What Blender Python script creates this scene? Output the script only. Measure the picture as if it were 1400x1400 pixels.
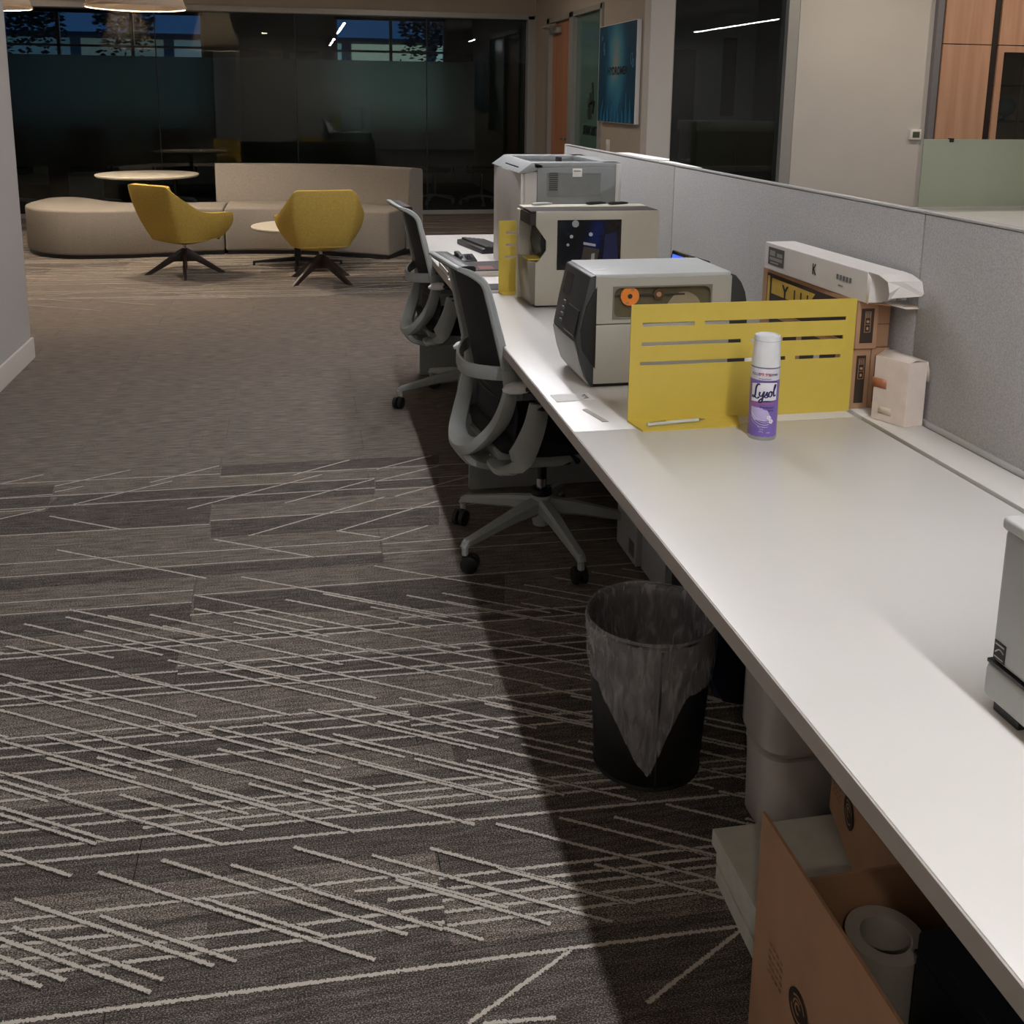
import bpy, bmesh, math, random
from mathutils import Vector, Matrix
random.seed(7)
for o in list(bpy.data.objects): bpy.data.objects.remove(o)
SC = bpy.context.scene
COL = SC.collection
PI = math.pi
# ---------------------------------------------------------------- camera, world, exposure
cd = bpy.data.cameras.new('camera'); cam = bpy.data.objects.new('camera', cd); COL.objects.link(cam)
cd.sensor_fit = 'HORIZONTAL'; cd.sensor_width = 36.0; cd.lens = 36.0
cd.shift_x = 0.0; cd.shift_y = -285/1400.0; cd.clip_start = 0.05; cd.clip_end = 200
_R = Matrix(((0.97967637, 0.02786975, -0.19863911), (-0.20021333, 0.19609935, -0.95992691), (0.01220008, 0.9801879, 0.1976938)))
cam.matrix_world = Matrix.Translation((0, 0, 1.45)) @ _R.to_4x4()
SC.camera = cam
w = bpy.data.worlds.new('dusk'); SC.world = w; w.use_nodes = True
w.node_tree.nodes['Background'].inputs['Color'].default_value = (0.030, 0.085, 0.24, 1)
w.node_tree.nodes['Background'].inputs['Strength'].default_value = 1.2
vs = SC.view_settings
SC.display_settings.display_device = 'sRGB'
vs.view_transform = 'Standard'; vs.look = 'None'; vs.gamma = 1.0; vs.use_curve_mapping = False
vs.exposure = 0.25
LAMP_W = 95.0       # strength of the linear ceiling lamps' diffusers
# ---------------------------------------------------------------- materials
MATS = {}
def nt(name):
    m = bpy.data.materials.new(name); m.use_nodes = True
    t = m.node_tree; b = t.nodes['Principled BSDF']
    return m, t, b
def N(t, ty, **k):
    n = t.nodes.new(ty)
    for a, v in k.items(): setattr(n, a, v)
    return n
def lin(c):
    def f(v):
        v /= 255.0
        return v/12.92 if v <= 0.04045 else ((v+0.055)/1.055)**2.4
    return (f(c[0]), f(c[1]), f(c[2]), 1)
def mat(name, rgb, rough=0.5, metal=0.0, var=0.06, scale=30, bump=0.0, bscale=200, spec=0.5, coord='Object', stretch=None):
    if name in MATS: return MATS[name]
    m, t, b = nt(name)
    c = lin(rgb)
    b.inputs['Roughness'].default_value = rough; b.inputs['Metallic'].default_value = metal
    b.inputs['Specular IOR Level'].default_value = spec
    tc = N(t, 'ShaderNodeTexCoord'); src = tc.outputs[coord]
    if stretch:
        mp = N(t, 'ShaderNodeMapping'); mp.inputs['Scale'].default_value = stretch
        t.links.new(src, mp.inputs[0]); src = mp.outputs[0]
    n = N(t, 'ShaderNodeTexNoise'); n.inputs['Scale'].default_value = scale; n.inputs['Detail'].default_value = 4
    t.links.new(src, n.inputs['Vector'])
    r = N(t, 'ShaderNodeMapRange'); r.inputs['From Min'].default_value = .3; r.inputs['From Max'].default_value = .7
    r.inputs['To Min'].default_value = 1-var; r.inputs['To Max'].default_value = 1+var
    t.links.new(n.outputs['Fac'], r.inputs['Value'])
    mx = N(t, 'ShaderNodeVectorMath', operation='SCALE'); mx.inputs[0].default_value = c[:3]
    t.links.new(r.outputs[0], mx.inputs['Scale']); t.links.new(mx.outputs[0], b.inputs['Base Color'])
    if bump:
        n2 = N(t, 'ShaderNodeTexNoise'); n2.inputs['Scale'].default_value = bscale; n2.inputs['Detail'].default_value = 3
        t.links.new(src, n2.inputs['Vector'])
        bp = N(t, 'ShaderNodeBump'); bp.inputs['Strength'].default_value = bump; bp.inputs['Distance'].default_value = .002
        t.links.new(n2.outputs['Fac'], bp.inputs['Height']); t.links.new(bp.outputs[0], b.inputs['Normal'])
    MATS[name] = m
    return m
def emis(name, rgb, strength):
    if name in MATS: return MATS[name]
    m, t, b = nt(name); c = lin(rgb)
    b.inputs['Base Color'].default_value = c; b.inputs['Emission Color'].default_value = c
    b.inputs['Emission Strength'].default_value = strength
    MATS[name] = m; return m
def glass(name, tint, rough=0.0, ior=1.45, refl=1.0, film=None):
    """thin pane: clear (transparent + fresnel mirror) or frosted film (rough transmission + diffuse)"""
    if name in MATS: return MATS[name]
    m, t, b = nt(name); t.nodes.remove(b); out = t.nodes['Material Output']
    fr = N(t, 'ShaderNodeFresnel'); fr.inputs['IOR'].default_value = ior
    gl = N(t, 'ShaderNodeBsdfGlossy'); gl.inputs['Roughness'].default_value = 0.0
    mu = N(t, 'ShaderNodeMath', operation='MULTIPLY'); mu.inputs[1].default_value = refl; t.links.new(fr.outputs[0], mu.inputs[0])
    if film is None:
        tr = N(t, 'ShaderNodeBsdfTransparent'); tr.inputs['Color'].default_value = lin(tint)
        a = tr.outputs[0]
    else:
        rf = N(t, 'ShaderNodeBsdfRefraction'); rf.inputs['Roughness'].default_value = rough; rf.inputs['IOR'].default_value = 1.3
        rf.inputs['Color'].default_value = lin(tint)
        df = N(t, 'ShaderNodeBsdfDiffuse'); df.inputs['Color'].default_value = lin(film)
        mm = N(t, 'ShaderNodeMixShader'); mm.inputs[0].default_value = .16
        t.links.new(rf.outputs[0], mm.inputs[1]); t.links.new(df.outputs[0], mm.inputs[2]); a = mm.outputs[0]
        gl.inputs['Roughness'].default_value = 0.25
    ms = N(t, 'ShaderNodeMixShader'); t.links.new(mu.outputs[0], ms.inputs[0]); t.links.new(a, ms.inputs[1]); t.links.new(gl.outputs[0], ms.inputs[2])
    t.links.new(ms.outputs[0], out.inputs['Surface']); MATS[name] = m; return m
def carpet(name, dark=False, line=False):
    if name in MATS: return MATS[name]
    m, t, b = nt(name); b.inputs['Roughness'].default_value = 1.0; b.inputs['Specular IOR Level'].default_value = 0.1
    g = N(t, 'ShaderNodeNewGeometry')
    mp = N(t, 'ShaderNodeMapping'); mp.inputs['Scale'].default_value = (1.0, 1.6, 1.0); t.links.new(g.outputs['Position'], mp.inputs[0])
    n = N(t, 'ShaderNodeTexNoise'); n.inputs['Scale'].default_value = 300; n.inputs['Detail'].default_value = 2; n.inputs['Roughness'].default_value = .7
    t.links.new(mp.outputs[0], n.inputs['Vector'])
    mp2 = N(t, 'ShaderNodeMapping'); mp2.inputs['Scale'].default_value = (12, 90, 1); t.links.new(g.outputs['Position'], mp2.inputs[0])
    n2 = N(t, 'ShaderNodeTexNoise'); n2.inputs['Scale'].default_value = 1.0; n2.inputs['Detail'].default_value = 5; t.links.new(mp2.outputs[0], n2.inputs['Vector'])
    ad = N(t, 'ShaderNodeMath', operation='MULTIPLY_ADD'); ad.inputs[1].default_value = .26
    t.links.new(n2.outputs['Fac'], ad.inputs[0]); t.links.new(n.outputs['Fac'], ad.inputs[2])
    cr = N(t, 'ShaderNodeValToRGB'); e = cr.color_ramp.elements
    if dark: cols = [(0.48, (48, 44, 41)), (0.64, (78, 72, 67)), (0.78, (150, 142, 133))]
    else:    cols = [(0.48, (54, 49, 45)), (0.63, (101, 92, 85)), (0.76, (178, 166, 154))]
    e[0].position = cols[0][0]; e[0].color = lin(cols[0][1]); e[1].position = cols[2][0]; e[1].color = lin(cols[2][1])
    k = e.new(cols[1][0]); k.color = lin(cols[1][1])
    t.links.new(ad.outputs[0], cr.inputs[0]); res = cr.outputs[0]
    if line:   # pale yarn with a ragged edge over the pile colour
        uv = N(t, 'ShaderNodeUVMap'); sp = N(t, 'ShaderNodeSeparateXYZ'); t.links.new(uv.outputs[0], sp.inputs[0])
        s1 = N(t, 'ShaderNodeMath', operation='SUBTRACT'); s1.inputs[1].default_value = .5; t.links.new(sp.outputs['Y'], s1.inputs[0])
        s2 = N(t, 'ShaderNodeMath', operation='ABSOLUTE'); t.links.new(s1.outputs[0], s2.inputs[0])
        n3 = N(t, 'ShaderNodeTexNoise'); n3.inputs['Scale'].default_value = 260; n3.inputs['Detail'].default_value = 1; t.links.new(g.outputs['Position'], n3.inputs['Vector'])
        s3 = N(t, 'ShaderNodeMath', operation='MULTIPLY_ADD'); s3.inputs[1].default_value = .9; s3.inputs[2].default_value = -.12; t.links.new(n3.outputs['Fac'], s3.inputs[0])
        lt = N(t, 'ShaderNodeMath', operation='LESS_THAN'); t.links.new(s2.outputs[0], lt.inputs[0]); t.links.new(s3.outputs[0], lt.inputs[1])
        sc = N(t, 'ShaderNodeMath', operation='MULTIPLY'); sc.inputs[1].default_value = .88; t.links.new(lt.outputs[0], sc.inputs[0])
        mx = N(t, 'ShaderNodeMix', data_type='RGBA'); t.links.new(sc.outputs[0], mx.inputs['Factor'])
        t.links.new(res, mx.inputs['A']); mx.inputs['B'].default_value = lin((203, 195, 183)); res = mx.outputs['Result']
    t.links.new(res, b.inputs['Base Color'])
    bp = N(t, 'ShaderNodeBump'); bp.inputs['Strength'].default_value = .5; bp.inputs['Distance'].default_value = .003
    t.links.new(n.outputs['Fac'], bp.inputs['Height']); t.links.new(bp.outputs[0], b.inputs['Normal'])
    MATS[name] = m; return m
def wood(name, rgb, rgb2):
    m, t, b = nt(name); b.inputs['Roughness'].default_value = .45
    g = N(t, 'ShaderNodeNewGeometry'); mp = N(t, 'ShaderNodeMapping'); mp.inputs['Scale'].default_value = (9, 9, .55); t.links.new(g.outputs['Position'], mp.inputs[0])
    n = N(t, 'ShaderNodeTexNoise'); n.inputs['Scale'].default_value = 1.6; n.inputs['Detail'].default_value = 8; n.inputs['Distortion'].default_value = .6
    t.links.new(mp.outputs[0], n.inputs['Vector'])
    cr = N(t, 'ShaderNodeValToRGB'); e = cr.color_ramp.elements; e[0].position = .3; e[1].position = .75; e[0].color = lin(rgb); e[1].color = lin(rgb2)
    t.links.new(n.outputs['Fac'], cr.inputs[0]); t.links.new(cr.outputs[0], b.inputs['Base Color']); MATS[name] = m; return m
# ---------------------------------------------------------------- mesh builder
class MB:
    def __init__(s): s.bm = bmesh.new(); s.M = Matrix()
    def at(s, x=0, y=0, z=0, rz=0, rx=0, ry=0):
        s.M = Matrix.Translation((x, y, z)) @ Matrix.Rotation(rz, 4, 'Z') @ Matrix.Rotation(ry, 4, 'Y') @ Matrix.Rotation(rx, 4, 'X'); return s
    def _add(s, tmp):
        me = bpy.data.meshes.new('t'); bmesh.ops.recalc_face_normals(tmp, faces=tmp.faces[:]); tmp.to_mesh(me); tmp.free()
        me.transform(s.M); s.bm.from_mesh(me); bpy.data.meshes.remove(me); return s
    def box(s, x0, y0, z0, x1, y1, z1, bev=0, seg=2):
        t = bmesh.new(); bmesh.ops.create_cube(t, size=1)
        for v in t.verts: v.co = Vector(((x0+x1)/2+v.co.x*(x1-x0), (y0+y1)/2+v.co.y*(y1-y0), (z0+z1)/2+v.co.z*(z1-z0)))
        if bev: bmesh.ops.bevel(t, geom=t.edges[:], offset=bev, segments=seg, profile=.5, affect='EDGES')
        return s._add(t)
    def prism(s, pts, axis, a, b, bev=0, seg=2):
        """pts in the two other axes; axis x: (y,z), y: (x,z), z: (x,y)"""
        f = {'x': lambda p, h: (h, p[0], p[1]), 'y': lambda p, h: (p[0], h, p[1]), 'z': lambda p, h: (p[0], p[1], h)}[axis]
        t = bmesh.new(); A = [t.verts.new(f(p, a)) for p in pts]; Bv = [t.verts.new(f(p, b)) for p in pts]; n = len(pts)
        t.faces.new(A); t.faces.new(Bv[::-1])
        for i in range(n): t.faces.new((A[i], A[(i+1) % n], Bv[(i+1) % n], Bv[i]))
        if bev:
            bmesh.ops.recalc_face_normals(t, faces=t.faces[:]); bmesh.ops.bevel(t, geom=t.edges[:], offset=bev, segments=seg, profile=.5, affect='EDGES')
        return s._add(t)
    def lathe(s, prof, n=32, cx=0, cy=0, axis='z', cz=0):
        t = bmesh.new(); rings = []
        for r, z in prof:
            if r < 1e-6: rings.append([t.verts.new((cx, cy, cz+z))])
            else: rings.append([t.verts.new((cx+r*math.cos(2*PI*i/n), cy+r*math.sin(2*PI*i/n), cz+z)) for i in range(n)])
        for a, b in zip(rings, rings[1:]):
            if len(a) == 1 and len(b) == 1: continue
            for i in range(n):
                j = (i+1) % n
                if len(a) == 1: t.faces.new((a[0], b[i], b[j]))
                elif len(b) == 1: t.faces.new((a[i], a[j], b[0]))
                else: t.faces.new((a[i], a[j], b[j], b[i]))
        for v in t.verts:
            if axis == 'x': v.co = Vector((cx+v.co.z-cz, cy+v.co.x-cx, cz+v.co.y-cy))
            elif axis == 'y': v.co = Vector((cx+v.co.x-cx, cy+v.co.z-cz, cz+v.co.y-cy))
        return s._add(t)
    def cyl(s, x, y, z0, z1, r, n=24, r1=None, axis='z'):
        r1 = r if r1 is None else r1
        return s.lathe([(0, 0), (r, 0), (r1, z1-z0), (0, z1-z0)], n, x, y, axis, z0) if axis == 'z' else None
    def disc(s, c, r, d, axis, n=24):
        return s.lathe([(0, 0), (r, 0), (r, d), (0, d)], n, c[0], c[1], axis, c[2])
    def tube(s, pts, r, n=8, flat=None, up=(0, 0, 1), caps=True):
        """sweep; r radius or list; flat=(w,h) or list: elliptical/rounded section, w along side vector"""
        P = [Vector(p) for p in pts]; t = bmesh.new(); rings = []
        for i, p in enumerate(P):
            d = (P[min(i+1, len(P)-1)]-P[max(i-1, 0)]).normalized()
            u = Vector(up[i] if isinstance(up[0], (list, tuple)) else up)
            sd = d.cross(u)
            if sd.length < 1e-4: sd = d.cross(Vector((0, 1, 0)))
            sd.normalize(); nn = sd.cross(d).normalized()
            if flat: wv, hv = (flat[i] if isinstance(flat, list) else flat)
            else: wv = hv = (r[i] if isinstance(r, (list, tuple)) else r)
            ring = []
            for k in range(n):
                a = 2*PI*(k+.5)/n; ca, sa = math.cos(a), math.sin(a)
                if flat: ca = math.copysign(abs(ca)**.6, ca); sa = math.copysign(abs(sa)**.6, sa)
                ring.append(t.verts.new(p+sd*wv*ca+nn*hv*sa))
            rings.append(ring)
        for a, b in zip(rings, rings[1:]):
            for k in range(n): t.faces.new((a[k], a[(k+1) % n], b[(k+1) % n], b[k]))
        if caps: t.faces.new(rings[0]); t.faces.new(rings[-1][::-1])
        return s._add(t)
    def grid(s, rows, close=False):
        t = bmesh.new(); V = [[t.verts.new(p) for p in r] for r in rows]
        for a, b in zip(V, V[1:]):
            m = len(a)
            for k in range(m if close else m-1): t.faces.new((a[k], a[(k+1) % m], b[(k+1) % m], b[k]))
        return s._add(t)
    def build(s, name, m, parent=None, smooth=True, world=False, ang=35):
        me = bpy.data.meshes.new(name)
        if world and parent is not None: bmesh.ops.transform(s.bm, matrix=TM(parent).inverted(), verts=s.bm.verts[:])
        s.bm.to_mesh(me); s.bm.free(); me.materials.append(m)
        if smooth:
            me.shade_smooth(); me.set_sharp_from_angle(angle=math.radians(ang))
        o = bpy.data.objects.new(name, me); COL.objects.link(o)
        if parent is not None: o.parent = parent
        return o
def TM(o):
    m = Matrix.LocRotScale(o.location, o.rotation_euler, o.scale)
    return TM(o.parent) @ m if o.parent else m
def tag(o, label=None, cat=None, group=None, kind=None):
    if label: o['label'] = label
    if cat: o['category'] = cat
    if group: o['group'] = group
    if kind: o['kind'] = kind
    return o
def thing(name, label, cat, loc=(0, 0, 0), rz=0, group=None):
    o = bpy.data.objects.new(name, None); COL.objects.link(o); o.location = loc; o.rotation_euler = (0, 0, rz); o.empty_display_size = .05
    return tag(o, label, cat, group)
def dup(r, loc, rz, label, group=None):
    c = r.copy(); COL.objects.link(c); c.location = loc; c.rotation_euler = (0, 0, rz); c['label'] = label
    def kids(a, b):
        for ch in [x for x in bpy.data.objects if x.parent == a]:
            d = ch.copy(); COL.objects.link(d); d.parent = b; kids(ch, d)
    kids(r, c); return c
def solidify(o, t, off=0.0):
    md = o.modifiers.new('s', 'SOLIDIFY'); md.thickness = t; md.offset = off; return o
def bevelmod(o, wd, seg=2):
    md = o.modifiers.new('b', 'BEVEL'); md.width = wd; md.segments = seg; md.limit_method = 'ANGLE'; return o
def subs(o, l=2):
    md = o.modifiers.new('u', 'SUBSURF'); md.levels = l; md.render_levels = l; return o
def text(name, s, size, M, m, parent, ext=.0004, shear=0, bend=None, bold=0, sx=1.0, align='CENTER'):
    cu = bpy.data.curves.new('txt', 'FONT'); cu.body = s; cu.size = size; cu.align_x = align; cu.align_y = 'CENTER'; cu.extrude = ext; cu.shear = shear; cu.offset = bold
    cu.resolution_u = 3
    o = bpy.data.objects.new('txt', cu); COL.objects.link(o); dg = bpy.context.evaluated_depsgraph_get()
    me = bpy.data.meshes.new_from_object(o.evaluated_get(dg)); bpy.data.objects.remove(o); me.name = name
    for v in me.vertices:
        v.co.x *= sx
        if bend: v.co = bend(v.co)
        else: v.co = M @ v.co
    if parent is not None and bend is None: me.transform(TM(parent).inverted())
    me.materials.clear(); me.materials.append(m)
    r = bpy.data.objects.new(name, me); COL.objects.link(r); r.parent = parent
    return r
def face_m(origin, xdir, updir):
    x = Vector(xdir).normalized(); y = Vector(updir).normalized(); z = x.cross(y)
    return Matrix.Translation(origin) @ Matrix((x, y, z)).transposed().to_4x4()
# ================================================================ materials used
M_wall = mat('painted wall', (196, 190, 183), .8, var=.02, scale=3, bump=.05)
M_wallL = mat('grey painted wall', (170, 164, 158), .8, var=.02, scale=3, bump=.05)
M_tan = mat('tan wall', (176, 166, 152), .8, var=.02, scale=3, bump=.05)
M_white = mat('white wall', (205, 201, 194), .8, var=.02, scale=3)
M_base = mat('baseboard paint', (205, 196, 188), .5, var=.02)
M_ceil = mat('ceiling paint', (165, 158, 150), .9, var=.02)
M_alu = mat('aluminium frame', (170, 170, 165), .45, .3, var=.03)
M_dalu = mat('dark steel', (60, 60, 60), .4, .3)
M_black = mat('black plastic', (24, 24, 26), .45)
M_blackg = mat('glossy black', (14, 14, 16), .15)
M_dark = mat('dark room paint', (158, 154, 150), .9, var=.04, scale=2)
M_desk = mat('white laminate', (219, 215, 208), .32, var=.012, scale=6)
M_deskedge = mat('grey edge banding', (178, 172, 164), .4, var=.02)
M_felt = mat('grey partition fabric', (172, 170, 168), .95, var=.16, scale=260, bump=.4, bscale=500, spec=.1)
M_silver = mat('silver trim', (190, 190, 188), .35, .3, var=.02)
M_sofa = mat('taupe upholstery', (143, 136, 127), .95, var=.13, scale=110, bump=.5, bscale=300, spec=.15)
M_yfab = mat('mustard wool', (192, 164, 84), .95, var=.1, scale=70, bump=.4, bscale=400, spec=.15)
M_ymet = mat('yellow powder coat', (208, 184, 78), .5, .0, var=.02)
M_dwood = mat('dark stained wood', (44, 32, 28), .4, var=.2, scale=20)
M_frame = mat('grey nylon', (158, 163, 160), .45, var=.03)
M_mesh = mat('black mesh back', (30, 32, 36), .8, var=.35, scale=90)
M_seat = mat('black seat fabric', (20, 21, 24), .9, var=.15, scale=120)
M_chrome = mat('chrome', (190, 190, 190), .15, 1.0, var=0)
M_card = mat('cardboard', (176, 138, 108), .85, var=.07, scale=14, spec=.2)
M_card2 = mat('pale cardboard', (190, 152, 120), .85, var=.06, scale=14, spec=.2)
M_wcard = mat('white card', (222, 216, 210), .6, var=.02)
M_paper = mat('white paper', (232, 230, 226), .7, var=.01)
M_ink = mat('black ink', (30, 29, 30), .6, var=.0)
M_inkg = mat('grey ink', (110, 110, 112), .6, var=.0)
M_wood = wood('cherry veneer', (184, 140, 112), (206, 164, 134))
M_wood2 = wood('door veneer', (172, 116, 80), (196, 140, 104))
M_carpL, M_carpD, M_carpY = carpet('carpet light'), carpet('carpet dark', True), carpet('carpet stripes', True, True)
M_glass = glass('clear glass', (215, 222, 220), ior=1.5)
M_frost = glass('frosted film', (196, 206, 202), rough=.42, film=(98, 100, 97), refl=.12)
M_diff = emis('lamp diffuser', (250, 250, 255), LAMP_W)
# ================================================================ setting
def st(name, mb, m, parent=None, smooth=False, kind=True):
    o = mb.build(name, m, parent, smooth)
    if parent is None and kind: o['kind'] = 'structure'
    return o
ZC = 2.95
YG = 12.75      # glass wall
YW = 8.35       # white office wall
XT = 2.87       # tan wall
floor = st('floor', MB().box(-5, -3, -.06, 10, 20, -.004), mat('subfloor', (40, 37, 35), .9))
# carpet planks, laid in staggered rows
rng = random.Random(3)
def plank(x0, x1, y0, y1, m, nm='carpet_plank'):
    o = MB().box(x0+.0008, y0+.0008, -.004, x1-.0008, y1-.0008, 0).build(nm, m, floor, smooth=False); return o
PW, PL = .26, 1.14
nrow = 0
y = 1.5-PW*2
while y < YG-.02:
    k = round((y-1.5)/PW); off = .225 if k % 2 == 0 else -.345
    xl, xr = (-1.52, 1.36) if y < 5.9 else (-3.3, 2.86)
    xs = [off+PL*i for i in range(-5, 6)]
    hgt = PW
    for a, b_ in zip(xs, xs[1:]):
        a2, b2 = max(a, xl), min(b_, xr)
        if b2-a2 < .03: continue
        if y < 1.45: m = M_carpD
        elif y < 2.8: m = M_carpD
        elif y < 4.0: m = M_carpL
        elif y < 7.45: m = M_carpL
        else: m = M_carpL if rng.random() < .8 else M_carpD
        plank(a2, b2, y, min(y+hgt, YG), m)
    y += hgt
for (x0, y0, x1, y1) in [(-1.52, -2.9, 1.36, .98), (1.36, -2.9, 9.9, 8.3), (-4.9, 5.92, -3.3, YG), (-4.9, YG, 9.9, 19.9), (2.86, 8.3, 9.9, YG)]:
    MB().box(x0, y0, -.004, x1, y1, -.0005).build('carpet_field', M_carpL, floor, smooth=False)
# pattern yarns measured off the floor: (x0,y0,x1,y1)
HL=[[-1.14,3.947,-0.339,3.918],[-0.337,3.886,0.778,3.868],[-1.102,3.802,-0.924,3.807],[-0.913,3.791,0.246,3.77],[0.247,3.739,0.753,3.739],[-1.067,3.667,-0.919,3.668],[-0.916,3.687,0.242,3.671],[0.241,3.649,0.733,3.64],[-1.012,3.453,-0.341,3.432],[-0.339,3.463,0.642,3.451],[-0.953,3.228,0.225,3.2],[0.23,3.17,0.64,3.168],[-0.929,3.133,0.223,3.109],[0.225,3.098,0.625,3.089],[-0.884,2.962,-0.348,2.947],[-0.343,2.914,0.587,2.897],[-0.866,2.889,-0.345,2.871],[-0.342,2.794,-0.13,2.79],[-0.808,2.667,0.234,2.644],[-0.801,2.64,0.53,2.607],[0.237,2.673,0.54,2.657],[-0.767,2.51,-0.343,2.5],[-0.346,2.525,0.508,2.498],[-0.342,2.486,0.501,2.461],[-0.667,2.444,0.49,2.404],[-0.743,2.417,0.484,2.373],[-0.708,2.28,0.457,2.239],[-0.698,2.243,0.217,2.218],[0.217,2.185,0.358,2.189],[0.218,2.162,0.44,2.15],[-0.689,2.207,0.216,2.18],[-0.673,2.145,0.432,2.113],[-0.649,2.055,-0.351,2.049],[-0.631,1.985,0.376,1.949],[-0.624,1.956,0.54,1.916],[-0.348,1.919,0.533,1.89],[-0.609,1.9,0.526,1.863],[-0.599,1.861,0.512,1.81],[-0.561,1.715,0.217,1.692],[0.219,1.673,0.474,1.665],[-0.554,1.687,-0.395,1.678],[0.061,1.67,0.214,1.659],[0.218,1.644,0.466,1.636],[-0.546,1.658,-0.341,1.646],[0.119,1.637,0.214,1.634],[0.218,1.617,0.46,1.612],[-0.537,1.622,0.219,1.602],[0.218,1.589,0.452,1.583],[-0.528,1.588,0.215,1.567],[0.219,1.558,0.444,1.553],[-0.504,1.496,0.73,1.459]]
DL=[[-1.14,3.947,-1.003,4.024],[-0.934,3.889,-0.686,4.018],[-0.921,3.828,-0.828,3.871],[-0.831,3.693,-0.513,3.869],[-0.592,3.868,-0.348,4.009],[-1.05,3.6,-0.919,3.668],[-0.428,3.582,0.048,3.844],[-0.063,3.855,0.162,3.99],[-0.088,3.578,0.246,3.762],[0.262,3.864,0.495,3.986],[0.253,3.738,0.509,3.863],[0.308,3.572,0.767,3.811],[-0.204,3.311,0.267,3.572],[0.085,3.296,0.461,3.503],[0.225,3.2,0.395,3.29],[-0.889,3.597,-0.63,3.439],[-0.804,3.308,-0.316,3.018],[-0.314,3.301,0.009,3.109],[0.085,3.302,0.227,3.223],[-0.681,2.886,-0.371,2.705],[-0.212,3.009,0.273,2.726],[-0.343,2.914,0.003,2.707],[0.193,3.013,0.566,2.792],[0.411,2.719,0.47,2.687],[0.224,1.356,0.421,1.464],[0.517,1.338,0.731,1.45],[0.247,1.352,0.364,1.34]]
BD=[[[-1.128,3.9],[-0.938,3.905],[-0.916,3.701],[-1.071,3.681]],[[-0.899,3.781],[-0.332,3.778],[0.246,3.762],[0.24,3.679],[-0.916,3.701]],[[-0.34,4.008],[0.526,3.99],[0.512,3.888],[-0.335,3.901]],[[-1.058,3.633],[-0.914,3.647],[-0.907,3.679],[-0.351,3.679],[-0.342,3.444],[-1.013,3.459]],[[-0.351,3.679],[0.239,3.664],[0.235,3.606],[-0.345,3.609]],[[0.246,3.731],[0.492,3.736],[0.481,3.653],[0.242,3.664]],[[-0.338,3.456],[0.454,3.449],[0.433,3.29],[-0.327,3.321]],[[-0.926,3.122],[0.222,3.099],[0.224,3.034],[-0.907,3.047]],[[-0.863,2.88],[-0.344,2.864],[-0.333,2.743],[-0.828,2.745]],[[-0.342,2.904],[0.358,2.893],[0.585,2.887],[0.549,2.703],[0.335,2.711],[-0.331,2.788]]]

def strips(L, name, wfun, z0=.0006):
    bm = bmesh.new(); uv = bm.loops.layers.uv.new('UVMap')
    for i, (x0, y0, x1, y1) in enumerate(L):
        a, b_ = Vector((x0, y0, 0)), Vector((x1, y1, 0)); d = b_-a
        if d.length < .01: continue
        n = Vector((-d.y, d.x, 0)).normalized()*wfun(i)/2; z = Vector((0, 0, z0+.000008*i))
        vs_ = [bm.verts.new(a-n+z), bm.verts.new(b_-n+z), bm.verts.new(b_+n+z), bm.verts.new(a+n+z)]
        f = bm.faces.new(vs_)
        for lp, c in zip(f.loops, [(0, 0), (1, 0), (1, 1), (0, 1)]): lp[uv].uv = c
    me = bpy.data.meshes.new(name); bm.to_mesh(me); bm.free(); me.materials.append(M_carpY)
    o = bpy.data.objects.new(name, me); COL.objects.link(o); o.parent = floor; o['kind'] = 'stuff'
BDM = MB()
for poly in BD: BDM.prism([tuple(p) for p in poly], 'z', .0001, .00035)
LB = MB()
for (ya, yb, xa_, xb_) in ((2.66, 2.85, -1.5, 1.3), (2.50, 2.62, -.35, 1.3), (2.24, 2.38, -1.5, 1.3), (2.0, 2.09, -1.5, .3), (1.89, 1.95, -.3, 1.3), (1.66, 1.75, -1.4, .22), (1.52, 1.62, .22, 1.3), (1.585, 1.64, -1.4, -.2)):
    LB.prism([(xa_, ya+.03*-xa_), (xb_, ya-.03*xb_), (xb_, yb-.03*xb_), (xa_, yb-.03*xa_)], 'z', .0001, .00032)
o = LB.build('carpet_light_band', M_carpL, floor, smooth=False); o['kind'] = 'stuff'
o = BDM.build('carpet_dark_band', M_carpD, floor, smooth=False); o['kind'] = 'stuff'
HX = []
for x0, y0, x1, y1 in HL:
    if x1 > .38 and y1 < 3.0 or x1 > .44: x1b = 1.35; y1 = y1+(x1b-x1)*(y1-y0)/(x1-x0); x1 = x1b
    if x0 < -.55: x0b = x0-.35; y0 = y0-(x0-x0b)*(y1-y0)/(x1-x0)*1.0; x0 = x0b
    HX.append((x0, y0, x1, y1))
strips(HX, 'carpet_yarn_line', lambda i: .0112 if HX[i][1] < 2.9 else .0085)
DX = [tuple(l) for l in DL]
strips(DX, 'carpet_yarn_diagonal', lambda i: .0105, .0012)
# the dense hatch in front: slanting yarns 30 degrees off the rows
R2 = random.Random(11); HT = []
dx, dy = math.cos(math.radians(-31)), math.sin(math.radians(-31))
for (ya, yb, sp) in [(2.86, 2.58, .115), (2.76, 2.40, .20), (2.56, 2.20, .13), (2.30, 2.02, .115), (2.22, 1.86, .12), (2.06, 1.80, .13), (1.82, 1.50, .13), (1.72, 1.49, .17)]:
    x = -1.6+R2.random()*sp
    while x < 1.3:
        a = ya-R2.random()*.07; b2 = yb+R2.random()*.09
        b2 = max(b2, 1.49); L_ = (a-b2)/-dy
        HT.append((x, a, x+dx*L_, b2)); x += sp*(.85+.3*R2.random())
strips(HT, 'carpet_yarn_hatch', lambda i: .0112, .0015)
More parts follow.
